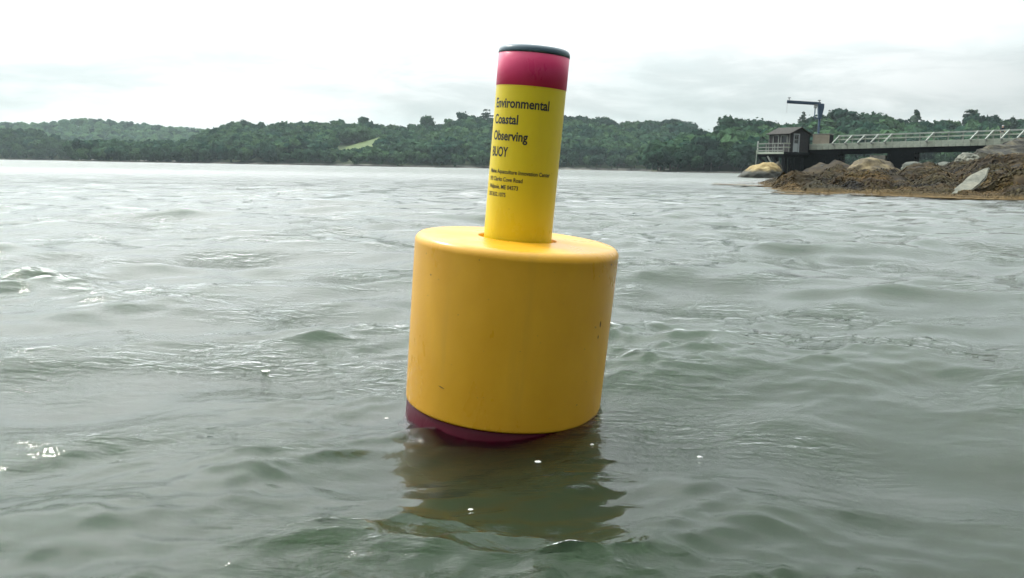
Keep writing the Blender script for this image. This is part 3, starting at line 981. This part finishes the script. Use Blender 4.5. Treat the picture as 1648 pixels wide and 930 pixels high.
# local x along the gable wall (to the right and away), local y away to the left rear
PW, PD = 1.05, 3.9
bm = bmesh.new(); box(bm, ((3.4 - PW) / 2, PD / 2 - 0.1, -0.08), (PW + 3.4, PD + 0.2, 0.14)); bm_obj('platform_deck', bm, WOOD_GREY, head)
bm = bmesh.new(); box(bm, (-PW - 0.03, PD / 2 - 0.1, -0.12), (0.06, PD + 0.3, 0.24)); bm_obj('edge_board', bm, WOOD_PALE, head)
bm = bmesh.new(); box(bm, ((3.4 - PW) / 2, -0.25, -0.16), (PW + 3.4, 0.07, 0.30)); bm_obj('edge_board', bm, WOOD_DARK, head)
for xx in (-0.8, 1.2, 3.1):
    bm = bmesh.new(); box(bm, (xx, PD / 2 - 0.1, -0.40), (0.28, PD + 0.1, 0.42)); bm_obj('platform_beam', bm, WOOD_DARK, head)
for yy in (-0.14, 1.2, 2.5, PD - 0.06):
    end = yy > 3
    bm = bmesh.new(); box(bm, (-PW + 0.06, yy, 0.50 + (0.14 if end else 0)), (0.13, 0.13, 1.0 + (0.28 if end else 0)))
    bm_obj('railing_post', bm, WOOD_WHITE if end else WOOD_GREY, head)
for z_ in (0.97, 0.52, 0.16):
    bm = bmesh.new(); box(bm, (-PW - 0.035, PD / 2 - 0.1, z_), (0.05, PD, 0.12)); bm_obj('rail', bm, WOOD_GREY, head)
for z_ in (0.97, 0.52):
    bm = bmesh.new(); box(bm, (-PW / 2, -0.21, z_), (PW, 0.05, 0.13)); bm_obj('rail', bm, WOOD_PALE, head)
bm = bmesh.new(); tube(bm, (-PW - 0.14, PD - 0.1, 0.2), (-PW - 0.14, PD - 0.1, -1.6), 0.05); bm_obj('mooring_pole', bm, WOOD_PALE, head)
for x_, yy in ((-0.75, 0.1), (-0.75, 1.3), (0.9, 0.0), (2.4, 0.0), (0.9, 2.4), (2.6, 2.6)):
    bm = bmesh.new(); tube(bm, (x_, yy, -0.60), (x_ + 0.05, yy - 0.05, -3.6), 0.17, 0.2); bm_obj('pile', bm, WOOD_DARK, head, True)
for ya, yb, zb in ((3.7, 1.35, -2.5), (2.5, 1.3, -1.9), (1.6, 0.2, -2.2)):
    bm = bmesh.new(); bar(bm, (-0.8, ya, -0.6), (-0.76, yb, zb), 0.24); bm_obj('brace', bm, WOOD_DARK, head)
bm = bmesh.new(); bar(bm, (-0.98, 2.2, -0.5), (-0.92, 1.5, -1.5), 0.14); bm_obj('brace', bm, WOOD_GREY, head)

# ---- shed
shed = empty('wooden_shed', sp0 + Vector((0, 0, 0.002)), srz)
tag(shed, 'small dark shingled shed with gable roof and white framed door on the pier head', 'shed')
SW, SD, SH_, SR = 3.35, 3.0, 2.08, 2.78
T = 0.12
# gable (front) wall with a door opening, in three pieces of one mesh
def wall_poly(name, pts, axis, off, th, parent, m):
    bm = bmesh.new()
    if axis == 'y': f = [bm.verts.new((x, off, z)) for x, z in pts]; d = Vector((0, th, 0))
    else: f = [bm.verts.new((off, x, z)) for x, z in pts]; d = Vector((th, 0, 0))
    fc = bm.faces.new(f)
    r_ = bmesh.ops.extrude_face_region(bm, geom=[fc])
    bmesh.ops.translate(bm, verts=[v for v in r_['geom'] if isinstance(v, bmesh.types.BMVert)], vec=d)
    return bm_obj(name, bm, m, parent)


dx0, dx1, dz1 = 0.75, 1.62, 2.0
wall_poly('wall', [(0, 0), (dx0, 0), (dx0, dz1), (dx1, dz1), (dx1, 0), (SW, 0), (SW, SH_), (SW / 2, SR), (0, SH_)], 'y', 0, T, shed, SHINGLE)
wall_poly('wall', [(0, 0), (SW, 0), (SW, SH_), (SW / 2, SR), (0, SH_)], 'y', SD - T, T, shed, SHINGLE)
# left wall with doorway and window openings
wall_poly('wall', [(T, 0), (0.35, 0), (0.35, 1.85), (1.15, 1.85), (1.15, 0.0), (1.65, 0.0), (1.65, 1.85), (2.35, 1.85), (2.35, 0), (SD - T, 0), (SD - T, SH_), (T, SH_)], 'x', 0, T, shed, SHINGLE)
wall_poly('wall', [(T, 0), (SD - T, 0), (SD - T, SH_), (T, SH_)], 'x', SW - T, T, shed, SHINGLE)
for ya, yb, z0 in ((0.35, 1.15, 0.95), (1.65, 2.35, 0.0)):
    if z0:
        bm = bmesh.new(); box(bm, (T / 2, (ya + yb) / 2, z0 / 2), (T * 0.9, yb - ya, z0)); bm_obj('wall_panel', bm, SHINGLE, shed)
    w_ = bmesh.new(); box(w_, (T * 0.6, (ya + yb) / 2, (z0 + 1.85) / 2), (0.02, yb - ya, 1.85 - z0)); wo = bm_obj('window' if z0 else 'side_door', w_, GLASS_D if z0 else SHINGLE, shed)
    fr_ = bmesh.new()
    for c_, s_ in (((-0.02, ya - 0.05, (z0 + 1.85) / 2), (0.05, 0.1, 1.95 - z0)), ((-0.02, yb + 0.05, (z0 + 1.85) / 2), (0.05, 0.1, 1.95 - z0)), ((-0.02, (ya + yb) / 2, 1.92), (0.05, yb - ya, 0.09))): box(fr_, c_, s_)
    bm_obj('frame', fr_, WOOD_GREY, wo)
for yy in (-0.04, SD + 0.04):
    for xx in (0.0, SW):
        bm = bmesh.new(); box(bm, (xx, yy, SH_ / 2 - 0.02), (0.12, 0.06, SH_)); bm_obj('corner_board', bm, WOOD_DARK if xx else WOOD_GREY, shed)
# roof: two slopes of shingle courses
ov = 0.30
for sgn in (-1, 1):
    ridge = Vector((SW / 2, 0, SR + 0.10))
    eave = Vector((SW / 2 + sgn * (SW / 2 + ov), 0, SH_ - ov * (SR - SH_) / (SW / 2) + 0.10))
    d = eave - ridge
    q = Matrix(((d.normalized().x, 0, -d.normalized().z * 1), (0, 1, 0), (d.normalized().z, 0, d.normalized().x))).to_3x3()
    bm = bmesh.new()
    box(bm, (ridge + eave) / 2 + Vector((0, SD / 2, 0)), (d.length, SD + 2 * ov, 0.07), q)
    for k in range(8):
        c_ = ridge + d * ((k + 0.5) / 8) + Vector((0, SD / 2, 0.045))
        box(bm, c_, (d.length / 8 * 1.02, SD + 2 * ov + 0.02, 0.03), q @ Matrix.Rotation(R(3), 3, 'Y'))
    bm_obj('roof', bm, ROOFING, shed)
door_o = bmesh.new(); box(door_o, ((dx0 + dx1) / 2, 0.05, 0.98), (dx1 - dx0 - 0.16, 0.05, 1.88)); do = bm_obj('door', door_o, DOOR_W, shed)
bm = bmesh.new()
for c_, s_ in (((dx0 + 0.0, -0.03, 1.02), (0.14, 0.05, 2.04)), ((dx1, -0.03, 1.02), (0.14, 0.05, 2.04)), (((dx0 + dx1) / 2, -0.03, 2.08), (dx1 - dx0 + 0.14, 0.05, 0.14))): box(bm, c_, s_)
bm_obj('door_frame', bm, DOOR_W, shed)
for px_, pz_ in ((-0.15, 1.68), (0.15, 1.68), (-0.15, 1.24), (0.15, 1.24)):
    bm = bmesh.new(); box(bm, ((dx0 + dx1) / 2 + px_, 0.022, pz_), (0.26, 0.012, 0.40)); bm_obj('pane', bm, GLASS_D, do)
bm = bmesh.new(); tube(bm, ((dx0 + dx1) / 2 + 0.26, 0.03, 0.98), ((dx0 + dx1) / 2 + 0.26, -0.04, 0.98), 0.03); bm_obj('handle', bm, STEEL, do)

# ---- winch box and crane stand on the pier deck
PT = Matrix.LocRotScale(pA, pier.rotation_euler.to_quaternion(), None)


def on_pier(s, y, z=0.0):
    return PT @ Vector((s, y, z))


cr = empty('storage_box', on_pier(1.15, 0.35, -0.308), prz)
tag(cr, 'large beige plywood box on the pier deck at the foot of the crane', 'box')
bm = bmesh.new(); box(bm, (0.98, 0.85, 0.80), (1.9, 1.7, 1.38)); bevel(bm, 0.015); bm_obj('body', bm, PLY, cr)
bm = bmesh.new(); box(bm, (0.98, 0.85, 1.527), (2.0, 1.8, 0.07)); bevel(bm, 0.01); bm_obj('lid', bm, WOOD_GREY, cr)
for x_ in (0.25, 1.7):
    bm = bmesh.new(); box(bm, (x_, 0.85, 0.055), (0.12, 1.7, 0.10)); bm_obj('skid', bm, WOOD_DARK, cr)
for x_ in (0.08, 1.88):
    bm = bmesh.new(); box(bm, (x_, -0.02, 0.80), (0.1, 0.03, 1.36)); bm_obj('batten', bm, PLY, cr)
bm = bmesh.new(); box(bm, (1.945, 0.85, 0.80), (0.02, 1.6, 1.3)); tag(bm_obj('end_shade', bm, WOOD_DARK, cr), 'box end painted dark as shade')  # dark sheet stands in for the shade on this end of the box

cb = at(1316, 231, 99.3); cb.z = on_pier(2.3, 2.4, -0.308).z
crane = empty('jib_crane', cb, 0)
tag(crane, 'blue grey jib crane with long horizontal boom standing behind the beige box', 'crane')
topz = at(1316, 166, 99.3).z - cb.z
tip = at(1266.5, 163.6, 99.3) - cb
hd = at(1321, 167.0, 99.3) - cb
bm = bmesh.new(); tube(bm, (0, 0, 0), (0, 0, topz - 1.6), 0.135, n=16); bm_obj('mast', bm, CRANE_M, crane, False)
bm = bmesh.new(); tube(bm, (0, 0, 0), (0, 0, 0.08), 0.36, n=16); bm_obj('base_plate', bm, STEEL, crane)
# tapered column head
bm = bmesh.new()
pts = [(-0.20, topz - 1.85), (0.16, topz - 1.85), (0.42, topz - 0.55), (0.40, topz - 0.05), (-0.35, topz - 0.02), (-0.30, topz - 0.5)]
f = [bm.verts.new((x, -0.17, z)) for x, z in pts]
fc = bm.faces.new(f); r_ = bmesh.ops.extrude_face_region(bm, geom=[fc])
bmesh.ops.translate(bm, verts=[v for v in r_['geom'] if isinstance(v, bmesh.types.BMVert)], vec=(0, 0.34, 0))
bmesh.ops.recalc_face_normals(bm, faces=bm.faces); bevel(bm, 0.02)
bm_obj('column_head', bm, CRANE_M, crane)
bm = bmesh.new()   # I-section boom
a_, b_ = Vector((tip.x, 0, tip.z)), Vector((hd.x, 0, hd.z))
bar(bm, a_ + Vector((0, 0, 0.08)), b_ + Vector((0, 0, 0.08)), 0.04, 0.22)
bar(bm, a_ - Vector((0, 0, 0.08)), b_ - Vector((0, 0, 0.08)), 0.04, 0.22)
bar(bm, a_, b_, 0.12, 0.06)
bm_obj('boom', bm, CRANE_M, crane)
for v_ in (a_ + Vector((0.25, 0, 0.14)), b_ + Vector((-0.2, 0, 0.08))):
    bm = bmesh.new(); bar(bm, v_, v_ + Vector((0, 0, 0.28)), 0.07); box(bm, v_ + Vector((0, 0, 0.32)), (0.32, 0.1, 0.09)); bm_obj('cable_guide', bm, STEEL, crane)
bm = bmesh.new(); bar(bm, (-0.62, 0, topz - 0.25), (-0.62, 0, topz - 1.75), 0.10); bar(bm, (-0.62, 0, topz - 1.72), (-0.15, 0, topz - 1.80), 0.12); bm_obj('hoist_rod', bm, CRANE_M, crane)
bm = bmesh.new(); tube(bm, (-0.75, 0, topz - 0.45), (-0.45, 0, topz - 0.45), 0.16, n=14); box(bm, (-0.5, 0, topz - 0.24), (0.5, 0.22, 0.25)); bm_obj('winch', bm, STEEL, crane)
bm = bmesh.new(); tube(bm, a_ + Vector((0.05, 0, -0.14)), a_ + Vector((0.05, 0, -1.3)), 0.012, n=6); bm_obj('cable', bm, STEEL, crane)

# ---- person on the pier
SKIN = mat('skin', (0.42, 0.27, 0.20), (0.48, 0.31, 0.23), 5, 0.6)
SHIRT = mat('dark_shirt', (0.012, 0.015, 0.028), (0.02, 0.024, 0.04), 5, 0.9)
TROUS = mat('pale_trousers', (0.40, 0.38, 0.36), (0.50, 0.47, 0.44), 5, 0.9)
HAIRM = mat('grey_hair', (0.48, 0.50, 0.52), (0.60, 0.61, 0.62), 8, 0.8)


def build_person():
    J, E, Rd = [], [], []
    def j(x, y, z, r, par=None):
        J.append((x, y, z)); Rd.append(r)
        if par is not None: E.append((par, len(J) - 1))
        return len(J) - 1
    pel = j(0, 0, 0.94, 0.125)
    wst = j(0, 0, 1.10, 0.115, pel); ch = j(0, 0.01, 1.30, 0.135, wst); nk = j(0, 0, 1.46, 0.055, ch)
    hb = j(0, -0.02, 1.53, 0.07, nk); hm = j(0, -0.02, 1.61, 0.090, hb); ht = j(0, -0.01, 1.70, 0.065, hm)
    j(0, -0.11, 1.595, 0.016, hm)          # nose
    for s in (-1, 1):
        hp = j(0.09 * s, 0, 0.88, 0.085, pel); kn = j(0.10 * s, -0.02, 0.50, 0.058, hp); an = j(0.10 * s, 0.02, 0.09, 0.042, kn)
        j(0.11 * s, -0.14, 0.04, 0.035, an)
        sh = j(0.18 * s, 0, 1.40, 0.06, ch); el = j(0.25 * s, -0.03, 1.14, 0.045, sh); wr_ = j(0.20 * s, -0.24, 1.06, 0.030, el)
        pa = j(0.19 * s, -0.31, 1.045, 0.034, wr_)
        for k in range(4):
            f1 = j((0.19 + 0.018 * (k - 1.5)) * s, -0.36, 1.045, 0.010, pa)
            j((0.19 + 0.019 * (k - 1.5)) * s, -0.385 - 0.006 * (k in (1, 2)), 1.015, 0.008, f1)
        th = j(0.155 * s, -0.32, 1.03, 0.010, pa); j(0.15 * s, -0.35, 1.01, 0.009, th)
        j(0.088 * s, -0.01, 1.60, 0.018, hm)   # ear
    me = bpy.data.meshes.new('person')
    me.from_pydata(J, E, [])
    o = bpy.data.objects.new('person_rig', me)
    C.objects.link(o)
    o.modifiers.new('skin', 'SKIN')
    for v, r in zip(me.skin_vertices[0].data, Rd): v.radius = (r, r)
    me.skin_vertices[0].data[0].use_root = True
    sub = o.modifiers.new('sub', 'SUBSURF'); sub.levels = 1; sub.render_levels = 1
    dg = bpy.context.evaluated_depsgraph_get()
    m2 = bpy.data.meshes.new_from_object(o.evaluated_get(dg))
    bpy.data.objects.remove(o)
    m2.name = 'person'
    m2.materials.clear()
    for m in (SKIN, SHIRT, TROUS, WOOD_DARK): m2.materials.append(m)
    for p in m2.polygons:
        c = p.center
        if c.z < 0.075: p.material_index = 3
        elif c.z < 0.98 and abs(c.x) < 0.2 and c.y > -0.16: p.material_index = 2
        elif c.z < 1.45 and c.y > -0.14: p.material_index = 1
        else: p.material_index = 0
        p.use_smooth = True
    return m2


pb = on_pier(0, 0)
# the place on the deck behind the near railing that the figure stands at
best_s = min(np.linspace(10, PL + 4, 400), key=lambda s: abs((on_pier(s, 0.75).x / on_pier(s, 0.75).y) - (at(1613, 215, 86).x / 86)))
person = link('person', build_person())
person.location = on_pier(best_s, 0.62, -0.308)
person.rotation_euler = (0, 0, prz + R(8))
tag(person, 'person in dark top and pale trousers standing at the pier railing', 'person')
bm = bmesh.new(); bmesh.ops.create_icosphere(bm, subdivisions=3, radius=0.112, matrix=Matrix.Translation((0, 0.012, 1.655)) @ Matrix.Diagonal((0.92, 1.0, 0.9, 1)))
bmesh.ops.delete(bm, geom=[v for v in bm.verts if v.co.y < -0.06 and v.co.z < 1.66], context='VERTS')
hair = bm_obj('hair', bm, HAIRM, person, True)

# ------------------------------------------------------------------ buoy
def buoy_paint(name, c1, c2, stain, rough=0.38, dirt=0.5, spec=0.38):
    m = bpy.data.materials.new(name)
    m.use_nodes = True
    nt = m.node_tree; nt.nodes.clear()
    q = G(nt)
    ob = q.n('ShaderNodeTexCoord').outputs['Object']
    f = q.noise(q.scaled(ob, (1, 1, 0.55)), 6, 6, 0.6, 0.3)
    col = q.ramp(f, [(0.35, c1), (0.65, c2)])
    streak = q.noise(q.scaled(ob, (1, 1, 0.10)), 16, 5, 0.6)
    st = q.math('MULTIPLY', q.maprange(streak, 0.52, 0.72), q.maprange(f, 0.4, 0.65, 0.2, 1.0))
    col = q.mix(q.math('MULTIPLY', st, dirt), col, stain)
    sm = q.noise(ob, 3.2, 7, 0.68, 0.6)
    col = q.mix(q.math('MULTIPLY', q.maprange(sm, 0.60, 0.72), 0.30 * dirt), col, (0.25, 0.17, 0.07))
    sp = q.noise(q.scaled(ob, (1, 1, 1.6)), 70, 2, 0.5)
    col = q.mix(q.maprange(sp, 0.72, 0.78, 0, 0.5), col, (0.16, 0.10, 0.04))
    bmp = q.n('ShaderNodeBump', {'Strength': 0.12, 'Distance': 0.004, 'Height': q.noise(ob, 38, 5, 0.6)})
    rg = q.maprange(f, 0.3, 0.7, rough - 0.08, rough + 0.12)
    p = q.n('ShaderNodeBsdfPrincipled', {'Base Color': col, 'Roughness': rg, 'Specular IOR Level': spec, 'Normal': bmp.outputs[0]})
    q.n('ShaderNodeOutputMaterial', {0: p.outputs[0]})
    return m


FLOAT_M = buoy_paint('yellow_float_skin', (0.70, 0.350, 0.016), (0.77, 0.405, 0.022), (0.45, 0.25, 0.04), 0.33, 0.22, 0.5)
TUBE_M = buoy_paint('yellow_tube_vinyl', (0.70, 0.54, 0.012), (0.76, 0.60, 0.016), (0.55, 0.42, 0.03), 0.30, 0.25)
PINK_M = buoy_paint('magenta_band_vinyl', (0.62, 0.035, 0.13), (0.68, 0.045, 0.15), (0.45, 0.03, 0.12), 0.32, 0.2)
CAP_M = buoy_paint('slate_cap_plastic', (0.070, 0.115, 0.145), (0.085, 0.135, 0.165), (0.03, 0.04, 0.045), 0.34, 0.2)
BASE_M = buoy_paint('maroon_antifouling', (0.055, 0.0025, 0.010), (0.075, 0.004, 0.015), (0.03, 0.004, 0.008), 0.28, 0.3, 0.06)
INK = mat('black_ink', (0.012, 0.012, 0.012), (0.018, 0.018, 0.016), 20, 0.5)

ax = Vector((0.072, -0.0245, 1.0)).normalized()
buoy = empty('buoy', BUOY)
buoy.rotation_mode = 'QUATERNION'
buoy.rotation_quaternion = Vector((0, 0, 1)).rotation_difference(ax)
tag(buoy, 'yellow cylindrical buoy with magenta banded tube on top leaning in the water', 'buoy')
RT, HF = 0.0831, 0.4138


def arc(cx, cz, r, a0, a1, n=8):
    return [(cx + r * math.cos(R(a0 + (a1 - a0) * i / n)), cz + r * math.sin(R(a0 + (a1 - a0) * i / n))) for i in range(n + 1)]


prof = [(0.2430, 0.0)] + arc(0.2410, 0.004, 0.004, -90, 0, 4)
prof += [(0.2450 + 0.004 * t, 0.01 + (HF - 0.036) * t) for t in np.linspace(0, 1, 14)]
prof += arc(0.2490 - 0.021, HF - 0.023, 0.0213, 0, 88, 10)
prof += [(0.20, HF + 0.0005), (0.15, HF + 0.0008), (0.105, HF + 0.0008)] + arc(0.100, HF - 0.003, 0.004, 85, 180, 5)[0:] + [(0.096, HF - 0.04), (RT + 0.0006, HF - 0.041)]
lathe('float', prof, FLOAT_M, buoy, 160)
lathe('antifouling_base', [(0.0, -0.32), (0.20, -0.32)] + arc(0.215, -0.295, 0.025, -90, 0, 6) + [(0.2405, -0.20), (0.2420, -0.10), (0.2425, -0.002), (0.20, -0.001)], BASE_M, buoy, 160)
H2, H3, H4 = 0.7710, 0.8450, 0.8625
lathe('instrument_tube', [(RT, HF - 0.042)] + [(RT, z) for z in np.linspace(HF, H3 - 0.001, 12)] + [(0.0, H3 - 0.001)], TUBE_M, buoy, 128)
lathe('magenta_band', [(RT, H2), (RT + 0.0007, H2 + 0.0004), (RT + 0.0007, H3), (RT, H3 + 0.0004)], PINK_M, buoy, 128)
lathe('cap', [(RT - 0.002, H3 + 0.0002), (RT + 0.0012, H3 + 0.0006)] + arc(RT + 0.0012 - 0.012, H4 - 0.012, 0.012, 0, 90, 8) + [(0.04, H4 + 0.0008), (0.0, H4 + 0.001)], CAP_M, buoy, 128)


def curved_text(txt, size_cap, width, s_base, phi0, bold=0.0):
    """flat print set round the tube: phi0 = start angle from the side facing the viewer"""
    cu = bpy.data.curves.new('lettering', 'FONT')
    cu.body = txt
    cu.size = 1.0
    cu.offset = bold
    cu.resolution_u = 4
    o = bpy.data.objects.new('lettering', cu)
    C.objects.link(o)
    dg = bpy.context.evaluated_depsgraph_get()
    dg.update()
    me = bpy.data.meshes.new_from_object(o.evaluated_get(dg))
    bpy.data.objects.remove(o)
    bm = bmesh.new(); bm.from_mesh(me)
    # split long faces so the print bends round the tube
    xs = [v.co.x for v in bm.verts]; x0, x1 = min(xs), max(xs)
    for i in range(1, 60):
        xc = x0 + (x1 - x0) * i / 60
        bmesh.ops.bisect_plane(bm, geom=bm.verts[:] + bm.edges[:] + bm.faces[:], plane_co=(xc, 0, 0), plane_no=(1, 0, 0))
    capz = 0.70      # cap height of the built-in face at size 1
    r = RT + 0.0004
    s_base -= 0.003
    for v in bm.verts:
        a = R(phi0) + (v.co.x - x0) / (x1 - x0) * width / RT
        v.co = Vector((r * math.sin(a), -r * math.cos(a), s_base + v.co.y / capz * size_cap))
    bm.to_mesh(me); bm.free()
    me.name = 'lettering'
    me.materials.clear()
    tube_o = [c for c in buoy.children if c.name.startswith('instrument_tube')][0]
    return link('lettering', me, INK, tube_o)


P0 = -69
curved_text('Environmental', 0.0212, 0.1465, 0.7225, P0, 0.024)
curved_text('Coastal', 0.0212, 0.0755, 0.6855, P0, 0.024)
curved_text('Observing', 0.0212, 0.1000, 0.6480, P0 + 1, 0.024)
curved_text('BUOY', 0.0218, 0.0555, 0.6105, P0 + 1, 0.024)
curved_text('Maine Aquaculture Innovation Center', 0.0094, 0.1665, 0.5715, P0 + 1, 0.02)
curved_text('193 Clarks Cove Road', 0.0094, 0.0970, 0.5535, P0 + 1, 0.02)
curved_text('Walpole, ME 04573', 0.0094, 0.0880, 0.5355, P0 + 1, 0.02)
curved_text('207.832.1075', 0.0094, 0.0590, 0.5175, P0 + 1, 0.02)

# scuffs on the float
SCUFF = mat('scuff', (0.10, 0.055, 0.02), (0.17, 0.09, 0.03), 60, 0.7)


def scuff(phi, s, w, h, tilt, parent):
    bm = bmesh.new()
    n = 10
    vs = []
    rr_ = 0.2450 + 0.004 * (s - 0.01) / (HF - 0.036) + 0.0006
    for i in range(n + 1):
        t = i / n
        wob = 0.5 * h * (0.5 + math.sin(3.1 * t) * 0.9) * (0.7 + 0.5 * random.random())
        a = R(phi) + (t - 0.5) * w / 0.247
        z = s + tilt * (t - 0.5) * w
        for sg in (-1, 1):
            vs.append(bm.verts.new((rr_ * math.sin(a), -rr_ * math.cos(a), z + sg * wob)))
    for i in range(n): bm.faces.new((vs[2 * i], vs[2 * i + 2], vs[2 * i + 3], vs[2 * i + 1]))
    bm_obj('scuff_mark', bm, SCUFF, parent)


float_o = [c for c in buoy.children if c.name.startswith('float')][0]
scuff(-36, 0.080, 0.018, 0.0016, -0.2, float_o)
scuff(57, 0.245, 0.006, 0.012, 0.0, float_o)
scuff(56, 0.215, 0.004, 0.008, 0.0, float_o)
scuff(-50, 0.33, 0.004, 0.003, 0.0, float_o)
scuff(62, HF - 0.03, 0.006, 0.003, 0.0, float_o)

# ------------------------------------------------------------------ flecks of foam on the water
FOAM = mat('foam', (0.70, 0.70, 0.66), (0.85, 0.85, 0.82), 40, 0.8)
from mathutils.bvhtree import BVHTree
_vs = [v.co for v in water.data.vertices]


def surf_point(px, py):
    o = Vector((0, 0, CAM_H))
    d = (CM.to_3x3() @ Vector(((px - 824) / FPX, -(py - 465) / FPX, -1))).normalized()
    hit, loc, nor, idx = water.ray_cast(o, d)
    return loc if hit else on_level(px, py)


def fleck(px, py, r, label, seed):
    p = surf_point(px, py)
    bm = bmesh.new()
    bmesh.ops.create_icosphere(bm, subdivisions=3, radius=1)
    for v in bm.verts:
        k = 1 + 0.55 * noise.noise(v.co * 1.7 + Vector((seed * 3.3, seed, 0)))
        v.co = Vector((v.co.x * k * r, v.co.y * k * r * 0.9, v.co.z * k * r * 0.18))
    o = bm_obj('foam_fleck', bm, FOAM, None, True)
    o.location = p
    tag(o, label, 'foam', 'flecks of foam floating on the water')


bpy.context.view_layer.update()
fleck(428, 597, 0.012, 'largest white foam fleck on the wave crest left of the buoy', 1)
fleck(806, 706, 0.0060, 'tiny white foam fleck just below the middle of the maroon base', 2)
fleck(866, 743, 0.0065, 'tiny white foam fleck in the dark reflection right of the buoy middle', 3)
fleck(1126, 735, 0.0055, 'tiny white foam fleck on the smooth green water right of the buoy', 4)
fleck(757, 820, 0.0045, 'tiny white foam fleck in the yellow reflection below the buoy', 5)
fleck(953, 715, 0.0040, 'tiny white foam fleck beside the right edge of the dark reflection', 6)
fleck(622, 673, 0.0045, 'tiny white foam fleck just left of the maroon base', 7)

# ------------------------------------------------------------------ haze
hz = bpy.data.materials.new('haze')
hz.use_nodes = True
nt = hz.node_tree; nt.nodes.clear()
q = G(nt)
vol = q.n('ShaderNodeVolumePrincipled', {'Color': (0.80, 0.95, 1.0, 1), 'Density': 0.00015, 'Anisotropy': 0.2})
q.n('ShaderNodeOutputMaterial', {1: vol.outputs[0]})
bm = bmesh.new(); box(bm, (0, 0, 48), (4600, 4600, 104))
tag(bm_obj('haze', bm, hz), 'thin pale haze over the whole bay', 'haze', kind='stuff')
